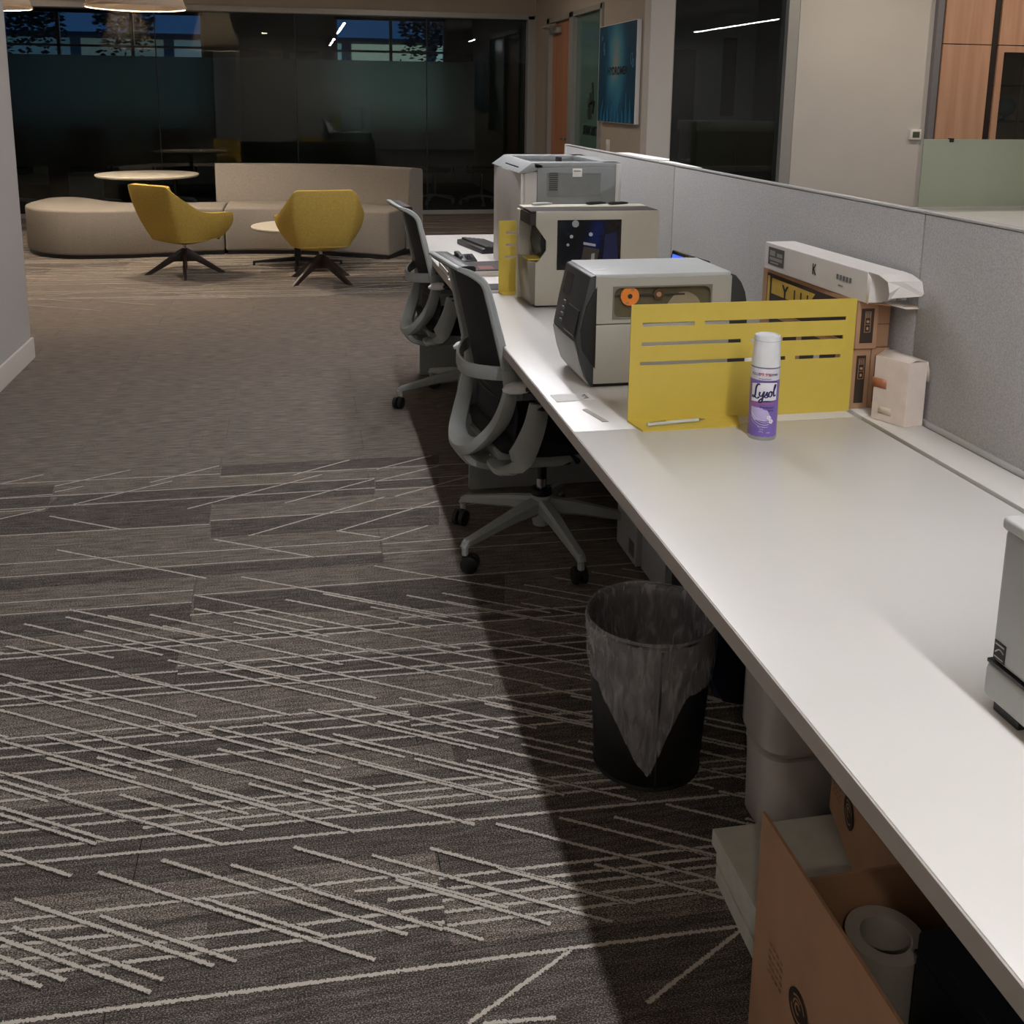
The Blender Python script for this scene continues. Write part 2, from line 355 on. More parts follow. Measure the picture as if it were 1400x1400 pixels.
# far field under the lounge: many long yarns and slanting ones
FT = []
for i in range(300):
    yy = 7.5+R2.random()*5.1; xx = -3.2+R2.random()*5; L_ = .5+R2.random()*1.4
    FT.append((xx, yy, xx+L_, yy-.035*L_))
for i in range(130):
    yy = 7.5+R2.random()*4.8; xx = -3.2+R2.random()*5.4; L_ = .35+R2.random()*.5; s_ = R2.choice([-1, 1])
    FT.append((xx, yy, xx+L_*.87, yy+s_*L_*.45))
strips(FT, 'carpet_yarn_far', lambda i: .014)

ceiling = st('ceiling', MB().box(-5, -3, ZC, 10, 20, ZC+.1), M_ceil)
st('wall_left', MB().box(-1.72, -3, 0, -1.485, 5.92, ZC), M_wallL)
st('baseboard_left', MB().box(-1.487, -3, 0, -1.472, 5.935, .115, .002), M_base)
st('baseboard_left_end', MB().box(-1.72, 5.92, 0, -1.474, 5.935, .115, .002), M_base)
st('wall_near', MB().box(-5, -3.1, 0, 10, -3, ZC), M_wall)
st('wall_lounge_left', MB().box(-5.1, 5.8, 0, -5, 20, ZC), M_wallL)
st('wall_lounge_near', MB().box(-5, 5.8, 0, -1.72, 5.92, ZC), M_wallL)
st('wall_far_right', MB().box(10, -3, 0, 10.1, 20, ZC), M_wall)
# glass wall of the conference room
ZG = 2.42
st('wall_back', MB().box(-5, YG-.1, ZG, XT, YG+.12, ZC), M_tan)
st('trim_back_top', MB().box(-5, YG-.14, ZG-.045, XT-.02, YG+.1, ZG+.02, .003), M_alu)
st('trim_back_bottom', MB().box(-5, YG-.03, 0, XT-.02, YG+.03, .05, .003), M_alu)
st('trim_back_right', MB().box(XT-.1, YG-.14, 0, XT+.02, YG+.06, ZG, .003), M_alu)
def px_x(px, y):   # x on the plane at distance y
    return (px-408)/1400*y
win1 = st('window_1', MB().box(-5, YG-.006, 2.385, XT-.1, YG+.006, 2.4), M_alu)
seams = [-5, -3.35, -1.60, -.02, 1.54, XT-.1]
for a, b_ in zip(seams, seams[1:]):
    MB().box(a+.006, YG-.006, .05, b_-.006, YG+.006, 2.385).build('glass_pane', M_glass, win1, smooth=False)
    MB().box(a+.006, YG+.007, .60, b_-.006, YG+.0085, 1.86).build('frosted_film', M_frost, win1, smooth=False)
    MB().box(b_-.006, YG-.007, .05, b_+.006, YG+.007, 2.385).build('silicone_joint', M_black, win1, smooth=False)
# conference room shell
st('wall_conference_right', MB().box(XT, YG+.06, 0, XT+.12, 17.6, ZC), M_dark)
YF = 17.4
mb = MB()
WX = [(-4.7, -1.45), (.60, 2.43)]; wz0, wz1 = 1.0, 2.70
mb.box(-5, YF, 0, XT, YF+.15, wz0); mb.box(-5, YF, wz1, XT, YF+.15, ZC)
for a, b_ in ((-5, -4.7), (-1.45, .60), (2.43, XT)): mb.box(a, YF, wz0, b_, YF+.15, wz1)
st('wall_conference_back', mb, M_dark)
for i, (a, b_) in enumerate(WX):
    wn = st('window_%d' % (i+2), MB().box(a, YF+.02, wz0, b_, YF+.10, wz0+.05).box(a, YF+.02, wz1-.05, b_, YF+.10, wz1), M_dalu)
    mid = (a+b_)/2
    for xx in ([a+.02, mid, b_-.02] if i else [a+.02, -3.62, -2.53, b_-.02]): MB().box(xx-.025, YF+.02, wz0, xx+.025, YF+.10, wz1).build('mullion', M_alu, wn, smooth=False)
    MB().box(a, YF+.02, 2.14, b_, YF+.10, 2.175).build('transom', M_alu, wn, smooth=False)
    for u, v in (((a, mid), (mid, b_)) if i else ((a, -3.62), (-3.62, -2.53), (-2.53, b_))): MB().box(u+.03, YF+.055, wz0+.05, v-.03, YF+.062, wz1-.05).build('pane', M_glass, wn, smooth=False)
# outside: low pale building and a tree in the dusk
bl = thing('building', 'pale lit office building seen at dusk through the conference room windows', 'building', (-1, 27, 0))
MB().box(-9, 0, 0, 9, 4, 2.80).build('facade', mat('outside facade', (120, 125, 125), .8), bl, smooth=False)
MB().box(-9.1, -.2, 2.76, 9.1, 4.1, 2.86).build('roof_edge', mat('outside roof', (80, 84, 88), .8), bl, smooth=False)
for i in range(8):
    xx = -8.4+i*2.15
    MB().box(xx, -.03, .5, xx+1.9, .02, 2.72).build('lit_window', emis('lit window %d %d' % (i % 3, i > 3), ((178, 198, 196), (150, 180, 184), (190, 196, 176))[i % 3], (.9, .65, .75)[i % 3]*(1 if i > 3 else .3)), bl, smooth=False)
for (tx, ty, lb) in ((-5.35, 23.5, 'dark leafy tree outside the left conference window at dusk, nearer the grey wall'), (-3.6, 23.8, 'dark leafy tree outside the left conference window, right of the other tree'), (2.95, 24.5, 'dark leafy tree outside the right conference window at dusk')):
    tr = thing('tree', lb, 'tree', (tx, ty, 0), group=None)
    MB().tube([(0, 0, 0), (.05, .02, 1.3), (0, 0, 2.2)], [.14, .11, .07], 8).build('trunk', M_dwood, tr)
    mbt = MB(); R3 = random.Random(int(tx*10))
    for i in range(1500):
        a = R3.random()*6.283; r_ = R3.random()**.5*.62; zz = 3.2+R3.gauss(0, .42)
        mbt.at(r_*math.cos(a), r_*math.sin(a), zz, rz=R3.random()*6, rx=R3.random()*3).prism([(-.07, 0), (0, .035), (.07, 0), (0, -.035)], 'z', 0, .003)
    lf = mbt.build('foliage', mat('leaves', (24, 34, 24), .8), tr, smooth=False); lf['kind'] = 'stuff'
# tan wall with door and side light, running towards the camera
mb = MB()
mb.box(XT, YW+.16, 0, XT+.12, 9.72, ZC)
mb.box(XT, 9.72, 0, XT+.12, 10.86, .92-.0)       # below the side light
mb.box(XT, 9.72, 2.34, XT+.12, YG-.1, ZC)
mb.box(XT, 11.98, 0, XT+.12, YG-.1, 2.34)
st('wall_right', mb, M_tan)
sl = st('window_4', MB().box(XT-.02, 9.72, 2.29, XT+.1, 10.86, 2.34).box(XT-.02, 9.72, .90, XT+.1, 10.86, .95), M_alu)
for yy in (9.75, 10.83): MB().box(XT-.02, yy-.035, .92, XT+.1, yy+.035, 2.34).build('mullion', M_alu, sl, smooth=False)
MB().box(XT+.03, 9.785, .95, XT+.037, 10.795, 2.29).build('pane', mat('green tinted glass', (84, 112, 102), .12, var=.03, scale=2), sl, smooth=False)
MI = mat('decal ink', (22, 34, 34), .5)
text('decal_lettering', 'HYDROMER', .13, face_m((XT+.024, 10.12, 1.12), (0, 1, 0), (0, 0, 1)), MI, sl, bold=.004, sx=.95)
mbd = MB()
for (y0, z0, y1, z1) in ((10.10, 1.44, 10.13, 1.60), (10.17, 1.24, 10.20, 1.50), (10.06, 1.42, 10.10, 1.30), (10.24, 1.24, 10.27, 1.34), (10.10, 1.42, 10.24, 1.38), (10.24, 1.36, 10.29, 1.44)):
    mbd.tube([(XT+.026, y0, z0), (XT+.026, y1, z1)], .014, 6)
mbd.build('decal_emblem', MI, sl)
d1 = st('door_1', MB().box(XT+.03, 10.96, .01, XT+.075, 11.86, 2.28, .002), M_wood2)
MB().box(XT-.02, 10.865, 0, XT+.12, 10.955, 2.34).box(XT-.02, 11.865, 0, XT+.12, 11.98, 2.34).box(XT-.02, 10.865, 2.285, XT+.12, 11.98, 2.34).build('door_frame', M_alu, d1, smooth=False)
MB().tube([(XT-.0, 11.06, 1.0), (XT-.03, 11.06, 1.0), (XT-.03, 11.17, 1.0)], .011, 8).build('lever_handle', M_chrome, d1)
MB().box(XT-.03, 11.45, 2.16, XT+.03, 11.80, 2.23, .005).tube([(XT-.03, 11.7, 2.2), (XT-.16, 11.62, 2.22), (XT-.05, 11.42, 2.25)], .012, 8).build('door_closer', M_alu, d1)
# white wall facing the camera with the office window
mb = MB(); mb.box(XT-.0, YW, 0, 3.075, YW+.16, ZC)
mb.box(3.075, YW, 0, 4.20, YW+.16, .35); mb.box(3.075, YW, 2.75, 4.20, YW+.16, ZC); mb.box(4.20, YW, 0, 5.53, YW+.16, ZC)
st('wall_office', mb, M_white)
w5 = st('window_5', MB().box(3.075, YW+.01, .35, 4.20, YW+.15, .40).box(3.075, YW+.01, 2.70, 4.20, YW+.15, 2.75), M_alu)
MB().box(3.075, YW+.02, .40, 3.09, YW+.15, 2.70).build('jamb', M_alu, w5, smooth=False)
MB().box(4.10, YW+.005, .40, 4.20, YW+.15, 2.70).build('jamb', M_alu, w5, smooth=False)
MB().box(3.09, YW+.07, .40, 4.10, YW+.078, 2.70).build('pane', M_glass, w5, smooth=False)
st('wall_office_back', MB().box(XT+.12, 12.3, 0, 10, 12.4, ZC), M_dark)
st('wall_office_right', MB().box(5.62, YW+.75, 0, 5.72, 12.3, ZC), M_dark)
# things inside the dark office
d2 = st('door_2', MB().box(4.42, 12.27, 0, 4.82, 12.30, 2.05), M_black)
MB().box(5.18, 12.24, 1.25, 5.34, 12.298, 2.2).build('window_6', mat('dark blue window', (20, 30, 44), .2), None, smooth=False)['kind'] = 'structure'
cb = thing('cabinet', 'low dark brown cabinet with pale top inside the office behind glass', 'cabinet', (4.27, 9.9, 0))
MB().box(-.43, -.25, 0, .43, .25, 1.14, .004).build('body', mat('dark brown laminate', (44, 39, 32), .5), cb)
MB().box(-.45, -.27, 1.14, .45, .27, 1.24, .006).build('top', mat('pale cabinet top', (108, 106, 98), .6), cb)
MB().box(-.006, -.2535, .04, .006, -.249, 1.12).build('door_gap', M_black, cb)
MB().disc((.38, -.262, .98), .009, .014, 'y', 12).build('lock', M_chrome, cb)
dk = thing('office_desk', 'grey desk inside the office behind the glass window', 'desk', (3.6, 10.6, 0))
MB().box(-.4, -.6, .72, .2, .6, .76, .004).build('desk_top', mat('office desk grey', (120, 124, 130), .5), dk)
for sx in (-.36, .16):
    for sy in (-.56, .56): MB().box(sx-.02, sy-.02, 0, sx+.02, sy+.02, .72).build('leg', M_black, dk)
oc = thing('office_chair', 'black office chair with tall back inside the dark office', 'chair', (3.42, 9.6, 0))
MB().box(-.22, -.22, .42, .22, .22, .5, .03).build('seat', M_black, oc)
MB().box(-.2, .2, .52, .2, .27, 1.22, .03).build('backrest', M_black, oc)
MB().cyl(0, 0, .08, .42, .03).build('gas_column', M_dalu, oc)
for k in range(5):
    MB().tube([(0, 0, .1), (.3*math.cos(k*1.2566), .3*math.sin(k*1.2566), .06)], .02, 6).cyl(.3*math.cos(k*1.2566), .3*math.sin(k*1.2566), 0, .05, .025, 10).build('leg', M_black, oc)
MB().box(3.30, 10.25, .76, 3.62, 10.3, .98, .01).build('monitor', M_black, None)
tag(bpy.data.objects['monitor'], 'black monitor standing on the grey desk inside the dark office', 'monitor')
# thermostat, wall box
th = thing('thermostat', 'small white wall thermostat with grey screen on the white wall', 'thermostat', (5.375, YW, 1.165))
MB().box(-.055, -.028, -.045, .055, 0, .045, .006).build('housing', M_paper, th)
MB().box(-.034, -.0295, -.026, .034, -.027, .026).build('screen', mat('lcd', (78, 84, 66), .3), th)
lsw = thing('light_switch', 'double white light switch plate on the tan wall under the picture', 'switch', (XT, 9.45, .99))
MB().box(-.006, -.055, -.075, 0, .055, .075, .002).build('plate', M_paper, lsw)
for sy in (-.024, .024): MB().box(-.01, sy-.014, -.03, -.006, sy+.014, .03, .001).build('rocker', M_wcard, lsw)
# canvas picture
pc = thing('canvas_picture', 'blue underwater canvas print with dark lettering on the tan wall', 'picture', (XT, 9.12, 1.67))
MB().box(-.045, -.56, -.44, -.004, .56, .44, .002).build('canvas_edge', M_paper, pc)
m, t, b = nt('underwater print'); g = N(t, 'ShaderNodeTexCoord'); sp = N(t, 'ShaderNodeSeparateXYZ'); t.links.new(g.outputs['Object'], sp.inputs[0])
nz = N(t, 'ShaderNodeTexNoise'); nz.inputs['Scale'].default_value = 5; t.links.new(g.outputs['Object'], nz.inputs['Vector'])
d_ = N(t, 'ShaderNodeVectorMath', operation='MULTIPLY'); d_.inputs[1].default_value = (0, 2.3, 1.25); 
off = N(t, 'ShaderNodeVectorMath', operation='ADD'); off.inputs[1].default_value = (0, -.02, -.10); t.links.new(g.outputs['Object'], off.inputs[0]); t.links.new(off.outputs[0], d_.inputs[0])
ln = N(t, 'ShaderNodeVectorMath', operation='LENGTH'); t.links.new(d_.outputs[0], ln.inputs[0])
ad = N(t, 'ShaderNodeMath', operation='MULTIPLY_ADD'); ad.inputs[1].default_value = .35; t.links.new(nz.outputs['Fac'], ad.inputs[0]); t.links.new(ln.outputs['Value'], ad.inputs[2])
cr = N(t, 'ShaderNodeValToRGB'); e = cr.color_ramp.elements; e[0].position = .1; e[0].color = lin((165, 160, 145)); e[1].position = 1.35 if False else 1.0; e[1].color = lin((18, 66, 92))
k = e.new(.5); k.color = lin((70, 138, 160)); k = e.new(.75); k.color = lin((28, 96, 130))
t.links.new(ad.outputs[0], cr.inputs[0]); t.links.new(cr.outputs[0], b.inputs['Base Color']); b.inputs['Roughness'].default_value = .5
MB().box(-.0465, -.555, -.435, -.0452, .555, .435).build('print', m, pc, smooth=False)
text('lettering', 'HYDROMER', .098, TM(pc) @ face_m((-.0475, -.03, .02), (0, -1, 0), (0, 0, 1)), M_ink, pc, bold=.003, sx=1.12)
mbs = MB(); R4 = random.Random(5)
for i in range(9):
    yy = -.45+i*.11; x_ = -.0472; h = .10+R4.random()*.17
    mbs.tube([(x_, yy, -.43), (x_, yy+.02*R4.uniform(-1, 1), -.43+h*.5), (x_, yy+R4.uniform(-.04, .04), -.43+h)], [.016, .010, .002], 6, up=(1, 0, 0))
mbs.build('seaweed_shapes', mat('print teal', (34, 112, 146), .5), pc)['kind'] = 'stuff'
mbs = MB()
for (yy, zz, r_) in ((.40, .25, .022), (.38, .20, .015), (-.12, .17, .02), (-.44, .12, .028), (-.48, .08, .02), (.46, .33, .012)):
    mbs.tube([(-.0472, yy+r_*math.cos(a*.52), zz+1.7*r_*math.sin(a*.52)) for a in range(13)], .003, 5, up=(1, 0, 0))
mbs.build('bubble_shapes', mat('print pale', (90, 150, 170), .5), pc)['kind'] = 'stuff'
# three dark wall openings high in the conference room
for (pa, pb, lb) in ((335, 388, 'left of the three dark panels high on the conference room wall'), (399, 437, 'middle of the three dark panels high on the conference room wall'), (603, 651, 'rightmost dark panel high on the conference room wall past the window')):
    MB().box(px_x(pa, 17.3), YF-.03, 1.99, px_x(pb, 17.3), YF-.001, 2.14, .004).build('wall_panel', M_black)
    tag(bpy.data.objects[[o.name for o in bpy.data.objects if o.name.startswith('wall_panel')][-1]], lb, 'panel')
# ================================================================ lamps
def linear_lamp(x, y0, y1, label, z=2.70):
    l = thing('linear_lamp', label, 'lamp', (x, (y0+y1)/2, z)); h = (y1-y0)/2
    MB().box(-.03, -h, 0, .03, h, .07, .002).build('housing', M_alu, l, smooth=False)
    MB().box(-.024, -h+.01, -.008, .024, h-.01, 0).build('diffuser', M_diff, l, smooth=False)
    for yy in (-h+.4, h-.4): MB().cyl(0, yy, .07, ZC-z, .002, 6).build('hanging_wire', M_alu, l)
linear_lamp(.83, -2.3, 1.3, 'linear ceiling lamp hanging over the near half of the long white desk')
linear_lamp(.83, 3.2, 6.6, 'linear ceiling lamp over the far end of the long desk, mirrored in the glass wall')
linear_lamp(3.9, 1.4, 4.1, 'linear ceiling lamp over the aisle beyond the grey partition')
linear_lamp(7.4, -2.1, 1.4, 'linear ceiling lamp furthest right, mirrored in the dark office window')
M_down = emis('downlight diffuser', (255, 238, 220), 230)
def pendant(x, y, z, label):
    p = thing('pendant_lamp', label, 'lamp', (x, y, z), group='cone pendant lamps over the lounge')
    mb = MB().lathe([(.375, 0), (.205, .56)], 48)
    o = solidify(mb.build('lamp_shade', M_shade, p), .004)
    MB().lathe([(.372, -.004), (.380, -.004), (.380, .012), (.372, .012), (.372, -.004)], 48).build('rim', mat('shade rim', (225, 205, 180), .6), p)
    MB().cyl(0, 0, .56, ZC-z, .006, 8).build('cord', M_wcard, p)
    MB().lathe([(0, -.05), (.035, -.035), (.05, 0), (.035, .04), (.018, .07), (.018, .12), (0, .12)], 20, 0, 0, 'z', .30).build('bulb', M_bulb, p)
    for k in range(3):
        a = k*2.094; MB().tube([(.01*math.cos(a), .01*math.sin(a), .42), (.24*math.cos(a), .24*math.sin(a), .42)], .003, 5).build('spider_arm', M_alu, p)
m, t, b = nt('pendant shade'); t.nodes.remove(b); out = t.nodes['Material Output']
df = N(t, 'ShaderNodeBsdfDiffuse'); df.inputs[0].default_value = lin((232, 226, 218)); tl = N(t, 'ShaderNodeBsdfTranslucent'); tl.inputs[0].default_value = lin((244, 236, 226))
mm = N(t, 'ShaderNodeMixShader'); mm.inputs[0].default_value = .4; t.links.new(df.outputs[0], mm.inputs[1]); t.links.new(tl.outputs[0], mm.inputs[2]); t.links.new(mm.outputs[0], out.inputs[0])
M_shade = m
M_bulb = emis('bulb', (255, 236, 214), 1050)
pendant(-1.23, 8.75, 2.10, 'large cone pendant lamp over the mustard chairs, right of the pair')
pendant(-2.45, 9.1, 2.10, 'large cone pendant lamp at the top left corner beside the grey wall')
for (xx, yy, lb) in ((4.6, 7.2, 'recessed round ceiling downlight before the white office wall'), (6.4, 7.2, 'recessed round ceiling downlight before the wooden cabinet'), (1.2, 10.2, 'recessed round ceiling downlight above the right end of the sofa'), (-3.2, 10.6, 'recessed round ceiling downlight above the left end of the bench'), (-.8, -1.8, 'added unseen fill light over the aisle behind the viewer')):  # last one is an added weak fill behind the camera, out of view
    d_ = thing('downlight', lb, 'lamp', (xx, yy, ZC))
    MB().lathe([(.08, -.002), (.10, -.006), (.105, -.001), (.08, 0), (.08, -.002)], 32).build('trim_ring', M_wcard, d_)
    MB().lathe([(0, -.003), (.078, -.003)], 24).build('diffuser', M_down, d_)
for (xx, yy, lx, ly, ss, lb) in ((4.3, 9.2, .5, .25, 3.2, 'added dim fill panel, out of view inside the dark office'), (-.8, 13.5, 1.2, .15, 1.5, 'added dim fill strip, out of view inside the conference room')):  # unseen glowing panels added to brighten the office and conference room
    d_ = thing('added_fill_panel', lb, 'lamp', (xx, yy, ZC))
    MB().box(-lx-.02, -ly-.02, -.012, lx+.02, ly+.02, -.001).build('housing', M_alu, d_, smooth=False)
    MB().box(-lx, -ly, -.016, lx, ly, -.0121).build('diffuser', emis('fill glow %g' % ss, (235, 235, 245), ss), d_, smooth=False)
# ================================================================ long desk
JY = [5.27, 3.63, 2.05, .47, -1.11, -2.6]
wl = ['far end white worktop of the long desk under the keyboard', 'white worktop of the long desk under the beige and grey label printers', 'nearest long white worktop with the spray can standing on it', 'white worktop at the bottom right corner holding the grey printer', 'white worktop of the long desk behind the viewer']
wl[3] = 'white worktop at the near end, beyond the seam beside the grey laser printer'
for i in range(5):
    y1, y0 = JY[i], JY[i+1]
    wt = thing('worktop', wl[i], 'desk', (.9, (y0+y1)/2, .71), group='worktops of the long desk'); h = (y1-y0)/2-.0008
    MB().box(-.3355, -h, .0, .335, h, .03, .0015).build('desk_top', M_desk, wt)
    MB().box(-.338, -h, .001, -.3354, h, .0285).build('edge_band', M_deskedge, wt, smooth=False)
    MB().box(.350, -h, .012, .449, h, .03, .0015).build('cable_cover', M_desk, wt)
    MB().box(.335, -h, .002, .35, h, .012).build('cable_slot', M_black, wt, smooth=False)
    MB().box(-.31, h-.035, -.71, .42, h-.005, 0).build('end_panel', M_frame, wt, smooth=False) if i in (0, 1) else MB().box(.1, h-.06, -.71, .16, h, 0).build('leg', M_frame, wt, smooth=False)
    MB().box(-.2, -h+.1, -.06, -.15, h-.1, 0).build('rail', M_dalu, wt, smooth=False)
# partition screens
JP = [5.22, 3.62, 2.04, .46, -1.12, -2.6]
pl = ['far grey fabric partition panel behind the tall laser printer', 'grey fabric partition panel behind the beige printer', 'grey fabric partition panel right of the joint beside the small white box', 'grey fabric partition panel at the right edge behind the grey printer', 'grey fabric partition panel out of view behind the camera']
pl[1] = 'grey fabric partition panel behind the beige printer and the stacked cartons'
pl[2] = 'grey fabric partition panel at the right edge of the picture'
pl[3] = 'grey fabric partition panel nearest the viewer beside the grey laser printer'
for i in range(5):
    y1, y0 = JP[i], JP[i+1]; p = thing('partition_panel', pl[i], 'partition', (1.385, (y0+y1)/2, 0), group='grey desk partition'); h = (y1-y0)/2-.0015
    MB().box(-.028, -h, .10, -.006, h, 1.207, .004).build('fabric_panel', M_felt, p)
    MB().box(-.029, -h, 1.207, -.005, h, 1.2125, .0015).build('top_cap', M_silver, p)
    MB().box(-.033, -h, .738, -.028, h, .752, .001).build('bottom_trim', M_silver, p, smooth=False)
    MB().box(-.026, -h, 0, -.008, h, .10).build('base', M_dalu, p, smooth=False)
MB().box(1.355, 5.222, 0, 1.382, 5.25, 1.213, .003).build('partition_end', M_silver)
tag(bpy.data.objects['partition_end'], 'silver end post closing the far end of the grey partition', 'post')
pp = MB().prism([(1.358, 4.35), (1.358, 3.86), (1.40, 3.80), (1.44, 3.90), (1.42, 4.35)], 'z', 1.2127, 1.2167).build('paper_sheet', M_paper, smooth=False)
tag(pp, 'white papers lying on top of the grey partition before the office window', 'paper')
pp = MB().prism([(1.362, 3.80), (1.360, 3.45), (1.385, 3.42), (1.40, 3.78)], 'z', 1.2127, 1.2150).build('paper_sheet', M_paper, smooth=False)
tag(pp, 'smaller white paper strip on the partition top, nearer than the other sheet', 'paper')
# ---------------------------------------------------------------- yellow slotted screens
def yellow_screen(x0, x1, y, label, foot):
    s = thing('slotted_screen', label, 'screen', (x0, y, .74), group='yellow slotted desk screens')
    W = x1-x0; Hh = .268
    U = lambda u: (u-75)/1230*.541*(W/.541)
    Z = lambda v: Hh-(v-60)/600*Hh
    rows = [([(135, 413), (466, 1250)], 152, 172), ([(135, 668), (722, 1240)], 250, 270), ([(130, 920), (975, 1232)], 350, 370)]
    mb = MB(); zc = 0
    bands = []
    top = Hh
    for segs, va, vb in rows:
        za, zb = Z(va), Z(vb); bands.append((None, za, top)); bands.append((segs, zb, za)); top = zb
    bands.append((None, 0, top))
    for segs, za, zb in bands:
        if segs is None: mb.box(0, -.0015, za, W, .0015, zb)
        else:
            xs = [0]+[U(q) for sg in segs for q in sg]+[W]
            for i in range(0, len(xs), 2): mb.box(xs[i], -.0015, za, xs[i+1], .0015, zb)
            for a in xs[1:-1]: pass
    mb.build('plate', M_ymet, s, smooth=False)
    mb = MB(); mb.prism([(0, 0), (.012, -foot), (foot*3.4, -foot), (foot*3.75, 0)], 'z', 0, .004); mb.build('foot', M_ymet, s, smooth=False)
    mb = MB(); mb.prism([(0, .002), (foot*2, .002), (foot*2, .03), (.02, .03)], 'z', 0, .003); mb.build('rear_foot', M_ymet, s, smooth=False)
    return s
yellow_screen(.700, 1.240, 2.094, 'yellow metal desk screen with slots behind the spray can', .07)
yellow_screen(.703, 1.235, 3.648, 'yellow metal desk screen mostly hidden between the beige printer and tall printer', .05)
pn = thing('pen', 'clear ballpoint pen lying on the foot of the yellow screen', 'pen', (.80, 2.055, .7485), rz=.12)
MB().tube([(-.07, 0, 0), (.055, 0, 0)], .004, 10).build('barrel', mat('pale pen barrel', (205, 210, 205), .2), pn)
MB().tube([(.055, 0, 0), (.072, 0, 0)], [.0035, .0008], 10).build('tip', M_chrome, pn)
MB().box(-.065, -.0015, .004, -.025, .0015, .0055).build('clip', M_chrome, pn)
# ---------------------------------------------------------------- label printer (grey)
zp = thing('label_printer', 'grey industrial label printer with dark front just behind the yellow screen', 'printer', (0, 0, 0))
MZ = mat('warm grey metal', (176, 173, 164), .5, var=.02); MZt = mat('printer top grey', (190, 192, 190), .45, var=.02); MZd = mat('dark printer bezel', (56, 57, 58), .45, var=.04)
y0, y1 = 2.372, 2.60
MB().box(.698, y0+.004, .752, 1.05, y1, 1.018, .004).build('body', MZ, zp)
MB().box(.696, y0-.0005, 1.016, 1.052, y1+.002, 1.028, .003).build('top_cover', MZt, zp)
# side door frame with rounded window hole
def plate_hole(x0, x1, z0, z1, hx0, hx1, hz0, hz1, r, yf, yb):
    mb = MB(); t = bmesh.new(); n = 6; inner = []
    for cx, cz, a0 in ((hx1-r, hz1-r, 0), (hx0+r, hz1-r, PI/2), (hx0+r, hz0+r, PI), (hx1-r, hz0+r, 1.5*PI)):
        for k in range(n+1): a = a0+k*PI/2/n; inner.append((cx+r*math.cos(a), cz+r*math.sin(a)))
    outer = []
    for i, (x, z) in enumerate(inner):
        q = i//(n+1); c = [(x1, z1), (x0, z1), (x0, z0), (x1, z0)][q]; k = i % (n+1)
        ex = {0: (x1, z), 1: (x, z1), 2: (x0, z), 3: (x, z0)}[q]; ex2 = {0: (x, z1), 1: (x0, z), 2: (x, z0), 3: (x1, z)}[q]
        outer.append(ex if k < n/2 else (c if k == n//2 else ex2))
    for yy in (yf, yb):
        A = [t.verts.new((x, yy, z)) for x, z in inner]; Bv = [t.verts.new((x, yy, z)) for x, z in outer]
        m_ = len(A)
        for i in range(m_): t.faces.new((A[i], A[(i+1) % m_], Bv[(i+1) % m_], Bv[i]))
        if yy == yf: A0, B0 = A, Bv
    for i in range(m_):
        j = (i+1) % m_; t.faces.new((A0[i], A0[j], A[j], A[i])); t.faces.new((B0[i], B0[j], Bv[j], Bv[i]))
    bmesh.ops.remove_doubles(t, verts=t.verts[:], dist=1e-6)
    return mb._add(t)
plate_hole(.698, 1.052, .905, 1.018, .745, .998, .918, .995, .018, y0-.006, y0+.003).build('upper_door', MZ, zp)
MB().box(.698, y0-.006, .752, 1.052, y0+.003, .902, .002).build('lower_panel', MZ, zp)
plate_hole(.742, 1.001, .915, .998, .746, .997, .919, .994, .018, y0-.0075, y0-.005).build('window_gasket', mat('gasket grey', (120, 118, 110), .5), zp)
MB().box(.745, y0+.0032, .917, .999, y0+.0052, .996).build('printer_interior', mat('brown interior', (92, 84, 64), .5, var=.2, scale=30), zp, smooth=False)
MO = mat('orange spool', (236, 138, 60), .45)
MB().disc((.787, y0-.004, .972), .0235, .006, 'y', 32).build('ribbon_spool', MO, zp)
MB().disc((.787, y0-.0052, .972), .006, .002, 'y', 20).build('spool_hub', M_dalu, zp)
MB().box(.789, y0-.0050, .985, .797, y0-.0038, .990).box(.776, y0-.0050, .953, .784, y0-.0038, .958).build('spool_slot', M_card, zp)
MB().disc((.862, y0-.003, .975), .014, .005, 'y', 24).build('take_up_spool', mat('dark spool', (84, 62, 40), .5), zp)
MB().disc((.862, y0-.0042, .975), .0065, .002, 'y', 20).build('take_up_hub', M_card, zp)
MB().prism([(.93+.045*math.cos(a*PI/12), .937+.042*math.sin(a*PI/12)) for a in range(13)], 'y', y0-.0015, y0+.003).build('label_roll', mat('label roll', (150, 138, 112), .6), zp)
MB().box(.744, y0-.0025, .972, .93, y0-.0005, .9765).build('ribbon_shaft', M_dalu, zp)
prof = [(.700, 1.027), (.684, 1.022), (.652, .880), (.672, .768), (.690, .745), (.700, .745)]
MB().prism([(.700, 1.027), (.684, 1.022), (.665, .935), (.652, .862), (.668, .80), (.680, .765), (.694, .745), (.700, .745)], 'y', y0-.004, y1+.002, .003).build('front_bezel', MZd, zp)
MB().prism([(.700, .83), (.651, .858), (.651, .852), (.662, .80), (.674, .765), (.690, .744), (.700, .744)], 'y', y0+.016, y1+.003, .002).build('front_lower_cover', MZt, zp)
MB().prism([(.702, 1.0), (.676, .95), (.662, .89), (.668, .84), (.702, .79)], 'y', y0-.0065, y0-.003, .001).build('bezel_cheek', M_black, zp)
MB().prism([(.662, .935), (.6495, .872), (.6505, .868), (.668, .935)], 'y', y0+.012, y0+.115).build('media_slot', mat('navy recess', (14, 18, 32), .3), zp, smooth=False)
MB().prism([(.680, 1.005), (.6665, .950), (.6685, .949), (.683, 1.005)], 'y', y0+.13, y0+.20).build('display', mat('display glass', (60, 58, 66), .2), zp, smooth=False)
mbk = MB()
for k in range(4): mbk.at(.6555+.0035*k, y0+.16, .882+.016*k).box(-.004, -.008, -.005, .001, .008, .005, .001)
